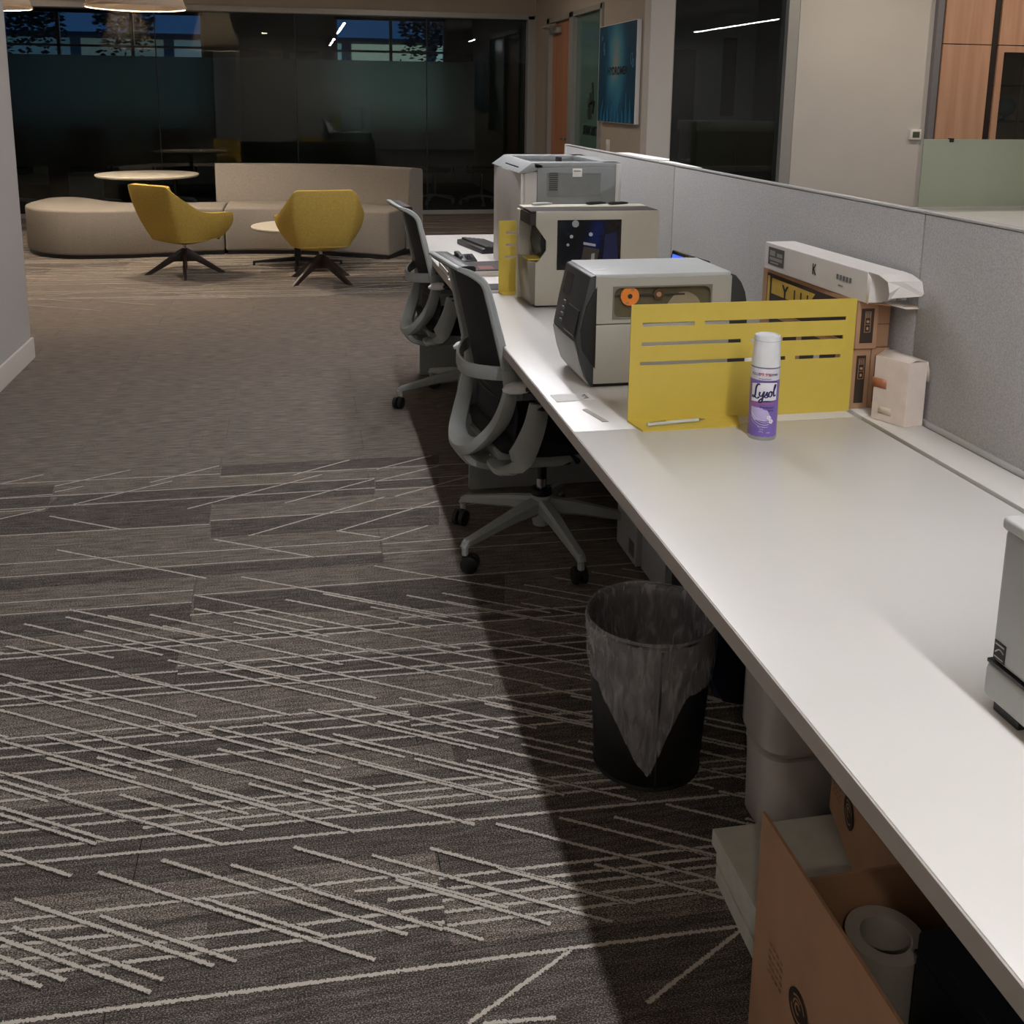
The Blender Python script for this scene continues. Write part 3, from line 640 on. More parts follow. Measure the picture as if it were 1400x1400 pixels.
o = mbk.build('button', mat('button grey', (104, 104, 106), .5), zp); o['kind'] = 'stuff'
MB().prism([(1.052, 1.022), (1.070, 1.016), (1.086, .998), (1.098, .972), (1.105, .94), (1.107, .90), (1.107, .76), (1.052, .752)], 'y', y0+.01, y1-.01, .003).build('rear_cover', MZd, zp)
MB().box(.70, y0+.012, .74, 1.04, y1-.01, .752).build('base_plate', M_black, zp, smooth=False)
MB().box(.716, y0+.002+.06, 1.0283, .745, y0+.075, 1.0286).build('brand_label', M_paper, zp, smooth=False)
# ---------------------------------------------------------------- beige label printer
bp = thing('label_printer', 'beige label printer with square dark side window, between the two other printers', 'printer', (0, 0, 0))
MBg = mat('beige plastic', (190, 183, 164), .5, var=.02); MBd = mat('brown grey top', (66, 60, 56), .7, spec=.2)
y0, y1 = 3.362, 3.555
MB().prism([(.776, 1.072), (1.213, 1.072), (1.213, .747), (.776, .747), (.776, .895), (.788, .905), (.812, .938), (.812, .972), (.776, 1.022)], 'y', y0, y0+.006, .001).build('side_panel', MBg, bp)
MB().box(.826, y0+.006, .747, 1.21, y1, 1.066, .002).build('body', MBg, bp)
MB().box(.757, y0+.003, 1.066, 1.21, y1-.07, 1.0735, .002).build('top_cover', MBd, bp)
MB().box(.757, y1-.07, 1.064, 1.21, y1+.004, 1.0755, .002).build('top_rear_cover', MBg, bp)
MB().box(.748, y1-.030, .747, .826, y1+.004, 1.064, .004).build('front_frame', MBg, bp)
MB().box(.755, y0+.006, 1.024, .826, y1-.031, 1.065, .002).build('front_head', MBd, bp)
MB().prism([(.825, 1.023), (.800, 1.023), (.792, .96), (.800, .912), (.825, .912)], 'y', y0+.007, y1-.031).build('print_mouth', M_blackg, bp, smooth=False)
MB().prism([(.746, .903), (.775, .900), (.825, .900), (.825, .752), (.762, .750)], 'y', y0+.007, y1-.032, .003).build('front_lower_door', mat('taupe metal', (120, 112, 98), .35, .3), bp)
MB().box(.752, y0+.012, .903, .80, y0+.10, .909).build('yellow_tab', M_ymet, bp, smooth=False)
MB().box(.70+.15, y0-.0012, .870, 1.077, y0+.001, 1.042).build('side_window', mat('smoked window', (26, 29, 33), .12, var=.5, scale=9), bp, smooth=False)
mbh = MB(); mbh.disc((.913, y0-.004, 1.029), .012, .004, 'y', 20).disc((.913, y0-.0048, 1.029), .005, .004, 'y', 14)
mbh.build('spool', M_frame, bp)
MB().disc((.900, y0-.003, .985), .006, .003, 'y', 14).build('roller', M_silver, bp)
MB().disc((.968, y0-.003, .992), .007, .003, 'y', 14).build('roller', M_silver, bp)
MB().disc((.888, y0-.003, .957), .005, .003, 'y', 14).build('roller', M_frame, bp)
MB().prism([(.943, .966), (.986, .958), (.986, .950), (.943, .957)], 'y', y0-.0035, y0-.001).build('lever', M_silver, bp)
MB().prism([(.972, .925), (.984, .927), (.980, .872), (.968, .872)], 'y', y0-.0030, y0-.001).build('lever', M_frame, bp)
MB().prism([(.945, .95), (1.0, .94), (.99, .873), (.93, .873)], 'y', y0-.0026, y0-.001).build('ribbon_cover', mat('olive brown', (66, 56, 38), .4), bp)
MB().prism([(1.02, .99), (1.06, 1.0), (1.07, .875), (1.01, .875)], 'y', y0-.0025, y0-.001).build('blue_part', mat('navy plastic', (20, 30, 72), .4), bp)
MB().box(.78, y0+.01, .74, 1.2, y1-.01, .747).build('base_plate', M_black, bp, smooth=False)
for (xx, yy, n_, lb) in ((.83, 3.52, 'small_clip', 'small silver clip on top of the beige printer, left'), (1.03, 3.53, 'marker_pen', 'black marker pen on top of the beige printer, in the middle'), (1.11, 3.52, 'utility_knife', 'dark utility knife on top of the beige printer, right end')):
    o = MB().at(xx, yy, 1.0815, rz=.1).tube([(-.035, 0, 0), (-.02, 0, 0), (.02, 0, .001), (.04, 0, 0)], [.004, .006, .0055, .003], 8).build(n_, M_silver if 'clip' in n_ else M_black); tag(o, lb, {'small_clip': 'clip', 'marker_pen': 'pen', 'utility_knife': 'knife'}[n_])
# ---------------------------------------------------------------- tall laser printer
lp = thing('laser_printer', 'tall white and grey laser printer at the far end of the desk', 'printer', (.2376, -.6446, 0)); lp.scale = (.802, 1.167, 1)
ML = mat('light grey printer plastic', (196, 192, 188), .45, var=.02); MLg = mat('mid grey side', (128, 131, 131), .5, var=.02); MLt = mat('printer top', (150, 153, 153), .45)
y0, y1 = 3.86, 4.34
MB().prism([(.76, y0+.01), (.735, y0-.0), (.722, y0+.12), (.718, (y0+y1)/2), (.722, y1-.12), (.735, y1), (.76, y1)][::1], 'z', .745, 1.165, .006).build('front_panel', ML, lp)
MB().box(.755, y0+.004, .745, 1.20, y1-.004, 1.17, .004).build('body', ML, lp)
MB().box(.815, y0-.006, .77, 1.21, y0+.004, 1.185, .002).build('side_panel', MLg, lp)
MB().box(.86, y0-.0072, 1.075, 1.13, y0-.0055, 1.165).build('access_cover', mat('grey side cover', (120, 123, 124), .5), lp, smooth=False)
mbv = MB()
for k in range(9):
    MB().box(.872, y0-.009, 1.099+.008*k, .915, y0-.0070, 1.102+.008*k).build('vent_slat', M_dalu, lp, smooth=False)
MB().box(1.205, y0-.008, .76, 1.235, y1, 1.20, .005).build('rear_cover', ML, lp)
MB().prism([(.722, 1.165), (.76, 1.163), (.83, 1.178), (.84, 1.186), (.84, 1.196), (.80, 1.204), (.79, 1.205)], 'y', y0-.004, y1, .002).build('control_panel', MLt, lp)
mb = MB(); mb.box(.80, y0-.004, 1.183, 1.225, y0+.05, 1.205, .002).box(.80, y1-.07, 1.183, 1.225, y1, 1.205, .002).box(1.15, y0, 1.183, 1.225, y1, 1.205, .002); mb.build('top_frame', MLt, lp)
MB().box(.84, y0+.05, 1.16, 1.15, y1-.07, 1.186).build('output_tray', M_dalu, lp, smooth=False)
MB().box(.99, y0+.2, 1.186, 1.01, y0+.24, 1.212, .002).build('paper_stop', M_black, lp)
MB().box(.988, y0-.0082, 1.150, 1.035, y0-.0058, 1.182, .0005).build('label', M_paper, lp)
text('label_print', 'HP LaserJet', .008, face_m((1.011, y0-.0085, 1.170), (1, 0, 0), (0, 0, 1)), M_ink, lp) if False else MB().box(.993, y0-.0088, 1.171, 1.028, y0-.0080, 1.174).build('label_print', M_ink, lp, smooth=False)
MB().box(.745, y0+.08, 1.1775, .775, y0+.30, 1.1835, .001).at(0, 0, 0).build('key_row', M_dalu, lp)
MB().box(.76, y0+.02, .74, 1.2, y1-.02, .746).build('base_plate', M_black, lp, smooth=False)
# ---------------------------------------------------------------- grey printer, right edge
gp = thing('laser_printer', 'grey laser printer cut off by the right edge of the picture', 'printer', (0, 0, 0))
MG = mat('cool grey plastic', (176, 178, 174), .45, var=.02)
X0, Y1 = .786, .98
MB().box(X0+.004, .55, .800, 1.16, Y1-.003, .968, .008, 3).build('upper_body', MG, gp)
MB().box(X0, .55, .752, 1.16, Y1, .797, .008, 3).build('paper_drawer', MG, gp)
MB().box(X0+.002, .555, .7965, 1.158, Y1-.002, .8005).build('shadow_gap', M_black, gp, smooth=False)
MB().box(X0+.001, .545, .965, 1.162, Y1-.001, .981, .005, 3).build('top_rim', mat('printer rim', (192, 193, 190), .4), gp)
MB().box(X0+.02, .565, .9795, 1.14, Y1-.02, .9835, .002).build('top_tray', MZd, gp)
MB().box(X0+.03, .56, .74, 1.12, Y1-.08, .753).build('base_plate', M_black, gp, smooth=False)
MB().box(X0+.006, Y1-.06, .74, X0+.05, Y1-.015, .753, .002).build('rubber_foot', M_black, gp)
MB().box(X0+.0030, .951, .806, X0+.0045, .970, .829).build('energy_sticker', M_ink, gp, smooth=False)
mbs = MB().tube([(X0+.0026, .967-.014*k/8, .815+.004*math.sin(k/8*PI)+.003*k/8) for k in range(9)], .0008, 5).box(X0+.0024, .953, .8085, X0+.0031, .968, .8100).box(X0+.0024, .953, .8245, X0+.0031, .968, .8262)
mbs.build('sticker_mark', MG, gp, smooth=False)
# ---------------------------------------------------------------- keyboard, trays, books, phone, screen
kb = thing('keyboard', 'black computer keyboard at the far end of the desk', 'keyboard', (.84, 4.80, .74), rz=-.12)
kb.rotation_euler = (0, 0, math.radians(100))
MB().prism([(-.07, 0), (.07, 0), (.07, .022), (.02, .028), (-.07, .012)], 'x', -.20, .16, .003).build('case', M_black, kb)
mk = mat('key caps', (48, 47, 48), .5)
for r_ in range(5):
    for c_ in range(14):
        MB().at(-.185+c_*.0245, -.052+r_*.023, .0145+.0028*r_).box(-.0105, -.0098, 0, .0105, .0098, .008).build('key', mk, kb, smooth=False)
tb = thing('paper_tray', 'low white tray at the far end of the desk under the books', 'tray', (.70, 4.13, .74))
MB().box(-.135, -.13, 0, .115, .15, .010, .002).box(-.135, -.13, .010, -.131, .15, .02).box(-.135, -.13, .010, .115, -.126, .022).build('tray', M_wcard, tb)
bk = thing('book', 'thin dark book with pink pictures on the white tray', 'book', (.70, 4.13, .7505), rz=.03)
MB().box(-.125, -.118, 0, .118, .10, .012, .001).build('pages', M_wcard, bk)
MB().box(-.128, -.121, .012, .120, .102, .0145).box(-.128, -.1215, 0, .12, -.119, .0145).build('cover', mat('dark cover', (52, 40, 42), .5), bk)
MB().box(-.10, -.115, .0146, -.04, -.06, .0150).box(-.10, -.1222, .003, -.04, -.1215, .011).build('cover_picture', mat('pink print', (190, 120, 112), .5), bk, smooth=False)
MB().box(0, -.10, .0146, .06, -.02, .0150).build('cover_picture', mat('pink print 2', (130, 76, 74), .5), bk, smooth=False)
nb = MB().box(-.035, -.05, 0, .03, .06, .012, .001).build('notebook_pages', M_wcard, None)
nb.name = 'page_block'
nbt = thing('notebook', 'small dark notebook poking out under the second yellow screen', 'notebook', (.70, 3.70, .74)); nb.parent = nbt
MB().box(-.037, -.052, .012, .032, .062, .0145).box(-.037, -.052, -.0, .032, .062, .001).build('cover', M_black, nbt)
ph = thing('desk_phone', 'black desk phone beyond the white tray at the far end', 'phone', (.695, 4.37, .74), rz=.2); ph.scale = (.5, .5, .6)
MB().prism([(-.07, 0), (.08, 0), (.08, .05), (.05, .055), (-.07, .02)], 'x', -.09, .085, .006).build('base', M_black, ph)
MB().tube([(-.065, -.06, .045), (-.065, -.02, .06), (-.065, .03, .07), (-.065, .07, .065)], .015, 10, flat=(.018, .013)).build('handset', M_black, ph)
for r_ in range(4):
    for c_ in range(3): MB().at(0+c_*.02, -.045+r_*.02, .030+.0075*r_).box(-.007, -.007, 0, .007, .007, .004).build('key', mk, ph, smooth=False)
mn = thing('tablet_computer', 'small black tablet screen glowing blue behind the grey label printer', 'computer', (1.13, 2.885, .74), rz=math.radians(-84))
MB().at(0, 0, .165, rx=-.2).box(-.115, -.006, -.11, .115, .006, .085, .004).build('bezel', M_blackg, mn)
MB().at(0, 0, .165, rx=-.2).box(-.103, -.0072, -.095, .103, -.0058, .073).build('screen', emis('blue screen', (60, 92, 220), .9), mn, smooth=False)
MB().box(-.06, -.05, 0, .06, .06, .01, .002).tube([(0, .02, .01), (0, .012, .12)], .012, 8).build('stand', M_black, mn)
# labels stuck on the desk
lb = MB().box(-.055, -.028, 0, .042, .03, .0012).at(0, 0, 0).build('printed_label', M_paper); lb.location = (.635, 2.30, .7402); lb.rotation_euler = (0, 0, .05)
tag(lb, 'white printed label lying in front of the grey label printer', 'label')
for k in range(4):
    MB().box(.018+.006*(k % 2), -.015+.009*k, .0013, .030, -.011+.009*k, .0016).build('print', M_ink, lb, smooth=False)
l2 = MB().prism([(-.013, .05), (-.002, .055), (.022, -.045), (.008, -.045)], 'z', 0, .001).build('label_strip', mat('grey paper', (170, 165, 155), .6)); l2.location = (.638, 2.15, .7402)
tag(l2, 'narrow grey label strip on the desk left of the yellow screen', 'label')
# ---------------------------------------------------------------- spray can
can = thing('spray_can', 'white capped disinfectant spray can with purple label on the desk', 'can', (.957, 1.955, .74))
R_ = .0305
MB().lathe([(0, .002), (.026, .002), (.030, 0), (.0312, .003), (R_, .008), (R_, .010)], 48).build('bottom_rim', M_chrome, can)
mP = mat('purple label', (128, 104, 184), .3, var=.12, scale=26)
MB().lathe([(R_, .008), (R_, .132)], 64).build('label', mP, can)
MB().lathe([(R_, .132), (R_, .157)], 64).build('label_band', mat('pale label band', (222, 220, 230), .3), can)
MB().lathe([(R_, .157), (R_-.0004, .1585), (R_-.0004, .160)], 64).build('seam_ring', mat('grey lilac ring', (120, 116, 140), .3), can)
MB().lathe([(R_+.0002, .160), (R_-.0012, .176), (.0268, .222), (.0262, .2245), (.0240, .2255), (.0235, .222), (0, .222)], 64).build('cap', mat('white plastic cap', (226, 228, 228), .35), can)
MB().lathe([(.0262, .2135), (.0275, .2135), (.0275, .2155), (.0262, .2155)], 48).build('cap_ring', mat('cap shade', (200, 203, 204), .4), can)
AC = math.atan2(-1.955, -.957)+.0       # direction the label faces: to the camera
def onc(u, z, off=.0004):                # label coords: u metres to the right as seen by a viewer
    a = AC+u/R_; return Vector(((R_+off)*math.cos(a), (R_+off)*math.sin(a), z))
def patch(name, pts, m, off, seg=.0025):
    """flat print wrapped on the can: polygon given as rows (z, u0, u1)"""
    rows = []
    for z, u0, u1 in pts:
        n = 18; rows.append([onc(u0+(u1-u0)*k/n, z, off) for k in range(n+1)])
    MB().grid(rows).build(name, m, can)
mW = mat('label white', (236, 234, 240), .3); mNavy = mat('label navy', (32, 30, 84), .3); mRed = mat('label red', (206, 92, 92), .3); mLil = mat('label lilac', (196, 184, 226), .3); mMau = mat('label mauve', (160, 136, 206), .3)
arc = lambda u: .1215+.0075*(1-((u-.012)/.045)**2)
rows = [[onc(u, .0835+.006*((u+.03)/.06), .0005) for u in [-.029+.058*k/24 for k in range(25)]], [onc(u, arc(u), .0005) for u in [-.029+.058*k/24 for k in range(25)]]]
MB().grid(rows).build('logo_field', mW, can)
def ribbon(name, f, wdt, m, u0, u1, off=.0008, n=26):
    MB().grid([[onc(u0+(u1-u0)*k/n, f(u0+(u1-u0)*k/n)-wdt(k/n)/2, off) for k in range(n+1)], [onc(u0+(u1-u0)*k/n, f(u0+(u1-u0)*k/n)+wdt(k/n)/2, off) for k in range(n+1)]]).build(name, m, can)
ribbon('navy_arc', arc, lambda s: .0008+.0016*s, mNavy, -.029, .029)
ribbon('navy_swoosh', lambda u: .0835+.006*((u+.03)/.06)-.010*(u/.03)**2*.3, lambda s: .003*math.sin(PI*min(1, s+.05)), mNavy, -.012, .026)
ribbon('red_swoosh', lambda u: .0795+.0055*((u+.03)/.06)-.012*(u/.03)**2*.3, lambda s: .0028*(1-.4*s), mRed, -.028, .024)
patch('pale_globe', [(.072, -.0275, -.002), (.066, -.0275, .010), (.058, -.0270, .014), (.050, -.0235, .012), (.044, -.018, .006)], mLil, .0005)
for k, (z0, am, ww) in enumerate([(.056, .016, .0011), (.052, .018, .0008), (.047, .017, .0011), (.042, .015, .0007)]):
    ribbon('white_swirl', lambda u, z0=z0, am=am: z0-.012+am*((u-.004)/.03)**2, lambda s, ww=ww: ww, mW, -.026, .018-.002*k, .0009)
for (cu, cz) in ((.013, .051), (.018, .043)):
    for k in range(5):
        a = k*1.2566; patch('flower_petal', [(cz+.003*math.sin(a)+.0028, cu+.003*math.cos(a)-.0004, cu+.003*math.cos(a)+.0004), (cz+.003*math.sin(a), cu+.003*math.cos(a)-.0026, cu+.003*math.cos(a)+.0026), (cz+.003*math.sin(a)-.0028, cu+.003*math.cos(a)-.0004, cu+.003*math.cos(a)+.0004)], mW, .0011)
# script lettering drawn as pen strokes
def stroke(pts, w0, m, off=.0011, name='logo_lettering'):
    # catmull-rom through pts in label coords, calligraphic width
    P = [Vector((a, b_)) for a, b_ in pts]; out = []
    for i in range(len(P)-1):
        p0, p1, p2, p3 = P[max(i-1, 0)], P[i], P[i+1], P[min(i+2, len(P)-1)]
        for k in range(6):
            s = k/6; out.append(.5*((2*p1)+(p2-p0)*s+(2*p0-5*p1+4*p2-p3)*s*s+(3*p1-p0-3*p2+p3)*s**3))
    out.append(P[-1]); A = []; Bv = []
    for i, p in enumerate(out):
        d = (out[min(i+1, len(out)-1)]-out[max(i-1, 0)]).normalized(); n = Vector((-d.y, d.x))
        ww = w0*(.45+.9*abs(d.y))/2
        q = p+n*ww; r = p-n*ww; A.append(onc(q.x, q.y, off)); Bv.append(onc(r.x, r.y, off))
    MB().grid([A, Bv]).build(name, m, can)
S = lambda L: [(-.0272+x*.00106, .0890+y*.00100) for x, y in L]
stroke(S([(17, 33), (14, 35), (10, 28), (9, 20), (8, 9), (5, 4), (2, 5), (3, 8), (7, 7), (12, 3), (17, 7)]), .0031, mNavy)        # L
stroke(S([(18, 18), (17, 12), (19, 8), (22, 10), (25, 17), (26, 19), (24, 8), (22, -3), (18, -6), (17, -2), (22, 4), (28, 10)]), .0027, mNavy)   # y
stroke(S([(28, 10), (32, 19), (31, 14), (33, 9), (30, 6), (28, 7), (31, 7), (35, 11)]), .0027, mNavy)   # s
stroke(S([(38, 20), (35, 16), (35, 10), (38, 8), (41, 13), (40, 19), (38, 20), (41, 17), (43, 18)]), .0027, mNavy)   # o
stroke(S([(43, 17), (48, 28), (49, 34), (47, 33), (45, 22), (45, 12), (47, 9), (50, 12)]), .0027, mNavy)   # l
def canb(cx, cz, sh=0): return lambda co: onc(cx+co.x+co.y*sh, cz+co.y, .0011+co.z)
for txt, sz, cx, cz, mm_ in (('Disinfectant', .0062, .008, .0735, mNavy), ('Spray', .0058, .016, .0672, mNavy), ('KILLS', .0080, -.020, .1445, mNavy), ('99.9%', .0100, 0, .1445, mRed), ('GERMS', .0064, .019, .1445, mNavy), ('CRISP LINEN', .0034, 0, .1355, mNavy), ('NET WT', .004, -.002, .030, mLil), ('12.5', .0048, -.002, .025, mLil), ('354 g', .004, -.002, .020, mLil), ('KEEP', .0038, .013, .018, mLil)):
    if txt == 'CRISP LINEN': txt = 'of viruses and bacteria'; sz = .0028
    text('label_print', txt, sz, None, mm_, can, ext=0, bend=canb(cx, cz), bold=.0001)
# ---------------------------------------------------------------- cartons on the back of the desk
MBr = mat('dark brown print', (58, 44, 34), .7); MYl = mat('yellow print', (206, 170, 66), .7)
def carton_low(x0, x1, z0, z1, y0, label):
    c = thing('carton', label, 'box', ((x0+x1)/2, y0, z0), group='long brown toner cartons'); w_ = (x1-x0)/2; h = z1-z0
    MB().box(-w_, 0, 0, w_, .50, h, .0015).build('carton_body', M_card, c, smooth=False)
    if h < .08: return c
    MB().box(-w_+.010, -.0008, .014, w_-.012, .0005, h-.016).build('end_label', MBr, c, smooth=False)
    mb = MB()
    for k in range(3): mb.tube([(-.004+.004*k, -.001, h-.026), (-.004+.004*k, -.001, h-.038)], .0007, 5)
    for zz in (.024, .054, .072): mb.tube([(-.007, -.001, h-zz), (.007, -.001, h-zz)], .0005, 5)
    for xx in (-.007, .007): mb.tube([(xx, -.001, h-.024), (xx, -.001, h-.072)], .0005, 5)
    mb.tube([(0, -.001, h-.044), (.0, -.0011, h-.049)], .0034, 8).tube([(0, -.001, h-.060), (.0, -.0011, h-.066)], .0022, 8)
    mb.build('end_marks', M_card2, c)
    MB().box(-w_-.0008, .03, .012, -w_+.0005, .44, h-.012).build('side_label', MBr, c, smooth=False)
    for k in range(4): MB().prism([(.06+k*.10, .02), (.09+k*.10, .02), (.075+k*.10, h-.02), (.05+k*.10, h-.02)], 'x', -w_-.0014, -w_-.0007).build('side_mark', M_wcard if k % 2 else M_card2, c, smooth=False)
    return c
carton_low(1.2475, 1.293, .7405, .885, 2.105, 'brown toner carton standing on the desk, lower left of the stack')
carton_low(1.2945, 1.340, .7405, .885, 2.105, 'brown toner carton standing on the desk, lower right of the stack against the partition')
c = carton_low(1.2475, 1.302, .886, .998, 2.10, 'brown toner carton with yellow Y label on the upper layer of the stack')
for ch in [o for o in bpy.data.objects if o.parent == c and o.name.startswith('side_')]: bpy.data.objects.remove(ch)
xf = -.0275-.0008
MB().box(xf, .04, .010, xf+.0012, .47, .102).build('side_label', MBr, c, smooth=False)
MB().prism([(.44, .050), (.44, .092), (.20, .092), (.24, .050)], 'x', xf-.0006, xf).build('yellow_field', MYl, c, smooth=False)
MB().prism([(.465, .018), (.465, .095), (.452, .095), (.452, .018)], 'x', xf-.0006, xf).build('yellow_field', MYl, c, smooth=False)
text('letter', 'Y', .052, Matrix.Translation(c.location) @ face_m((xf-.0012, .36, .063), (0, -1, 0), (0, 0, 1)), M_ink, c, bold=.0012)
for k in range(3): MB().prism([(.31-k*.035, .052), (.304-k*.035, .052), (.304-k*.035, .082), (.31-k*.035, .082)], 'x', xf-.0012, xf-.0006).build('side_mark', MBr, c, smooth=False)
text('label_print', 'TONER', .016, Matrix.Translation(c.location) @ face_m((xf-.001, .18, .070), (0, -1, 0), (0, 0, 1)), M_card2, c) if False else None
MB().prism([(-.0270, .1125), (.0270, .1125), (.03, .1145), (-.0275, .1145)], 'y', 0, .50).build('top_flap', M_card2, c, smooth=False)
fl = MB(); fl.prism([(0.0, 0.0), (.05, -.062), (.082, -.062), (.085, -.02), (.045, .01)], 'z', .108, .1115); fl.build('open_flap', M_card2, c, smooth=False)
c = carton_low(1.3035, 1.341, .886, .940, 2.115, 'flat brown carton against the partition, middle of the stack')
c = carton_low(1.3035, 1.341, .941, .995, 2.115, 'flat brown carton against the partition, just under the white box')
# white K box lying on top, turned a little
kx = thing('toner_box', 'long white toner box with black K on top of the carton stack', 'box', (1.292, 2.075, 1.0002), rz=math.radians(1.5))
MB().box(-.042, 0, 0, .044, .50, .072, .0015).build('carton_body', M_wcard, kx, smooth=False)
def onk(y, z): return face_m((-.0427, y, z), (0, -1, 0), (0, 0, 1))
def tx(s, size, y, z, m, **k): return text('print', s, size, TM(kx) @ onk(y, z), m, kx, **k)
text('letter', 'K', .040, TM(kx) @ onk(.235, .038), M_ink, kx, sx=.75)
MB().box(-.0432, .392, .016, -.0418, .478, .062).build('dark_label', mat('label grey', (84, 80, 78), .6), kx, smooth=False)
for (ya, yb, za, zb) in ((.44, .47, .040, .054), (.40, .43, .040, .050), (.40, .47, .028, .036), (.42, .465, .019, .024)):
    MB().box(-.0437, ya, za, -.0431, yb, zb).build('label_mark', mat('label pale', (150, 146, 142), .6), kx, smooth=False)
for k in range(5): MB().box(-.0428, .065+.014*k, .034, -.0420, .074+.014*k, .046).build('care_icon', M_inkg, kx, smooth=False)
MB().box(-.0428, .10, .020, -.0420, .12, .022).build('care_icon', M_inkg, kx, smooth=False)
# torn flaps at the near end
mb = MB(); mb.grid([[(-.040+.012*0, 0, .072), (-.006, 0, .0725), (.044, 0, .072)], [(-.034, -.03, .070), (0, -.032, .071), (.052, -.028, .068)], [(-.026, -.055, .058), (.006, -.062, .060), (.060, -.055, .056)], [(-.030, -.070, .036), (.004, -.058, .048), (.062, -.062, .030)], [(-.036, -.075, .018), (-.022, -.062, .022), (.058, -.060, .024)]])
solidify(mb.build('torn_flap', M_wcard, kx, smooth=False), .0012)
mb = MB(); mb.grid([[(-.042, 0, .070), (-.042, 0, .002)], [(-.046, -.022, .060), (-.044, -.012, .0)]]); solidify(mb.build('side_flap', M_wcard, kx, ang=20), .0012)
mb = MB(); mb.grid([[(.036, -.001, .05), (.036, -.001, .004)], [(.040, -.03, .045), (.040, -.03, .010)]]); solidify(mb.build('side_flap', M_wcard, kx, ang=20), .0012)
mb = MB(); mb.grid([[(0, 0, .002), (.05, 0, .002)], [(.01, -.03, -.002), (.075, -.03, -.004)], [(.03, -.05, -.006), (.088, -.045, -.008)]]); solidify(mb.build('bottom_flap', M_wcard, kx, ang=20), .0012)
# small white box with brown tape
wb = thing('small_box', 'small upright white cardboard box with brown tape, leaning by the partition', 'box', (1.262, 2.034, .74), rz=0)
WB = [(0, 0), (.036, -.078), (.086, -.070), (.052, .006)]
MB().prism(WB, 'z', 0, .148, .0012).build('carton_body', mat('cream card', (214, 200, 188), .7), wb, smooth=False)
mb = MB(); mb.grid([[(0, 0, .146), (.036, -.078, .147)], [(.024, .003, .160), (.052, -.076, .152)], [(.052, .006, .156), (.086, -.070, .147)]]); solidify(mb.build('top_flap', mat('cream card', (214, 200, 188), .7), wb, ang=60), .0012)
mb = MB(); mb.grid([[(.084, -.072, .147), (.052, .004, .156)], [(.092, -.070, .125), (.066, .006, .13)], [(.095, -.066, .098), (.070, .008, .105)]]); solidify(mb.build('side_flap', mat('cream card', (214, 200, 188), .7), wb, ang=60), .0012)
d = Vector((.036, -.078, 0)).normalized(); nrm = Vector((-.908, -.419, 0))
mb = MB(); q = [Vector((0, 0, 0))+d*s+nrm*.0008 for s in (-.003, .034)]
mb.grid([[(q[0].x, q[0].y, .076), (q[1].x, q[1].y, .076)], [(q[0].x, q[0].y, .098), (q[1].x, q[1].y, .098)]]); solidify(mb.build('tape', mat('brown tape', (168, 104, 76), .4), wb), .0008)
mb = MB(); q = [Vector((0, 0, 0))+d*s+nrm*.0007 for s in (.018, .05)]
mb.grid([[(q[0].x, q[0].y, .018), (q[1].x, q[1].y, .018)], [(q[0].x, q[0].y, .034), (q[1].x, q[1].y, .034)]]); solidify(mb.build('label', mat('pale label', (210, 198, 176), .6), wb), .0006)
# ---------------------------------------------------------------- beyond the partition
gs = thing('glass_screen', 'pale green frosted glass desk screen beyond the partition at right', 'screen', (4.25, 6.3, 0))
MB().box(-.12, -.006, .745, 1.2, .006, 1.205, .002).build('frosted_panel', mat('frosted green', (166, 172, 148), .45, var=.04, scale=2), gs)
MB().box(.17-.1, -.012, 1.185, .20-.1, .012, 1.212).build('clip', M_black, gs)
fd = thing('bench_desk', 'white desktop beyond the grey partition at the right edge', 'desk', (4.7, 5.6, 0))
MB().box(-.62, -.7, .71, 1.4, .75, .74, .002).build('desk_top', M_desk, fd)
for sx in (-.5, 1.2):
    for sy in (-.6, .6): MB().box(sx-.03, sy-.03, 0, sx+.03, sy+.03, .71).build('leg', M_frame, fd)
# wood cabinet wall
YC = YW-.02
wc = thing('wood_cabinet', 'tall cherry wood cabinet wall with glass display door at right', 'cabinet', (0, 0, 0))
MBx = mat('cabinet dark', (36, 26, 22), .6)
MB().box(5.47, YC-.03, 0, 5.53, YC+.02, ZC-.001).build('grey_trim', mat('grey trim', (120, 118, 122), .5), wc, smooth=False)
MB().box(5.53, YC, 0, 6.10, YC+.5, ZC-.001).box(6.10, YC, 0, 8.6, YC+.5, .87).box(6.10, YC, 1.96, 8.6, YC+.5, ZC-.001).box(6.10, YC+.45, .87, 8.6, YC+.5, 1.96).box(7.3, YC, .87, 8.6, YC+.45, 1.96).build('carcass', MBx, wc, smooth=False)
for z0, z1 in ((.02, 1.0), (1.008, 1.950), (1.958, ZC-.01)):
    MB().box(5.555, YC-.02, z0, 6.03, YC, z1, .001).build('door_panel', M_wood, wc, smooth=False)
for z0, z1 in ((.02, .86), (1.958, ZC-.01)):
    MB().box(6.105, YC-.02, z0, 7.3, YC, z1, .001).build('door_panel', M_wood, wc, smooth=False)
MB().box(6.105, YC-.02, .87, 6.165, YC, 1.95).box(7.24, YC-.02, .87, 7.3, YC, 1.95).box(6.165, YC-.02, 1.895, 7.24, YC, 1.95).box(6.165, YC-.02, .87, 7.24, YC, .93).build('glass_door_frame', M_wood, wc, smooth=False)
MB().box(6.165, YC-.012, .93, 7.24, YC-.008, 1.895).build('glass_door', M_glass, wc, smooth=False)
MB().box(6.12, YC+.44, .88, 7.28, YC+.449, 1.95).build('display_back', M_wood2, wc, smooth=False)
for zz in (1.28, 1.60): MB().box(6.12, YC+.02, zz, 7.28, YC+.44, zz+.012).build('shelf', mat('glass shelf', (70, 72, 74), .2), wc, smooth=False)
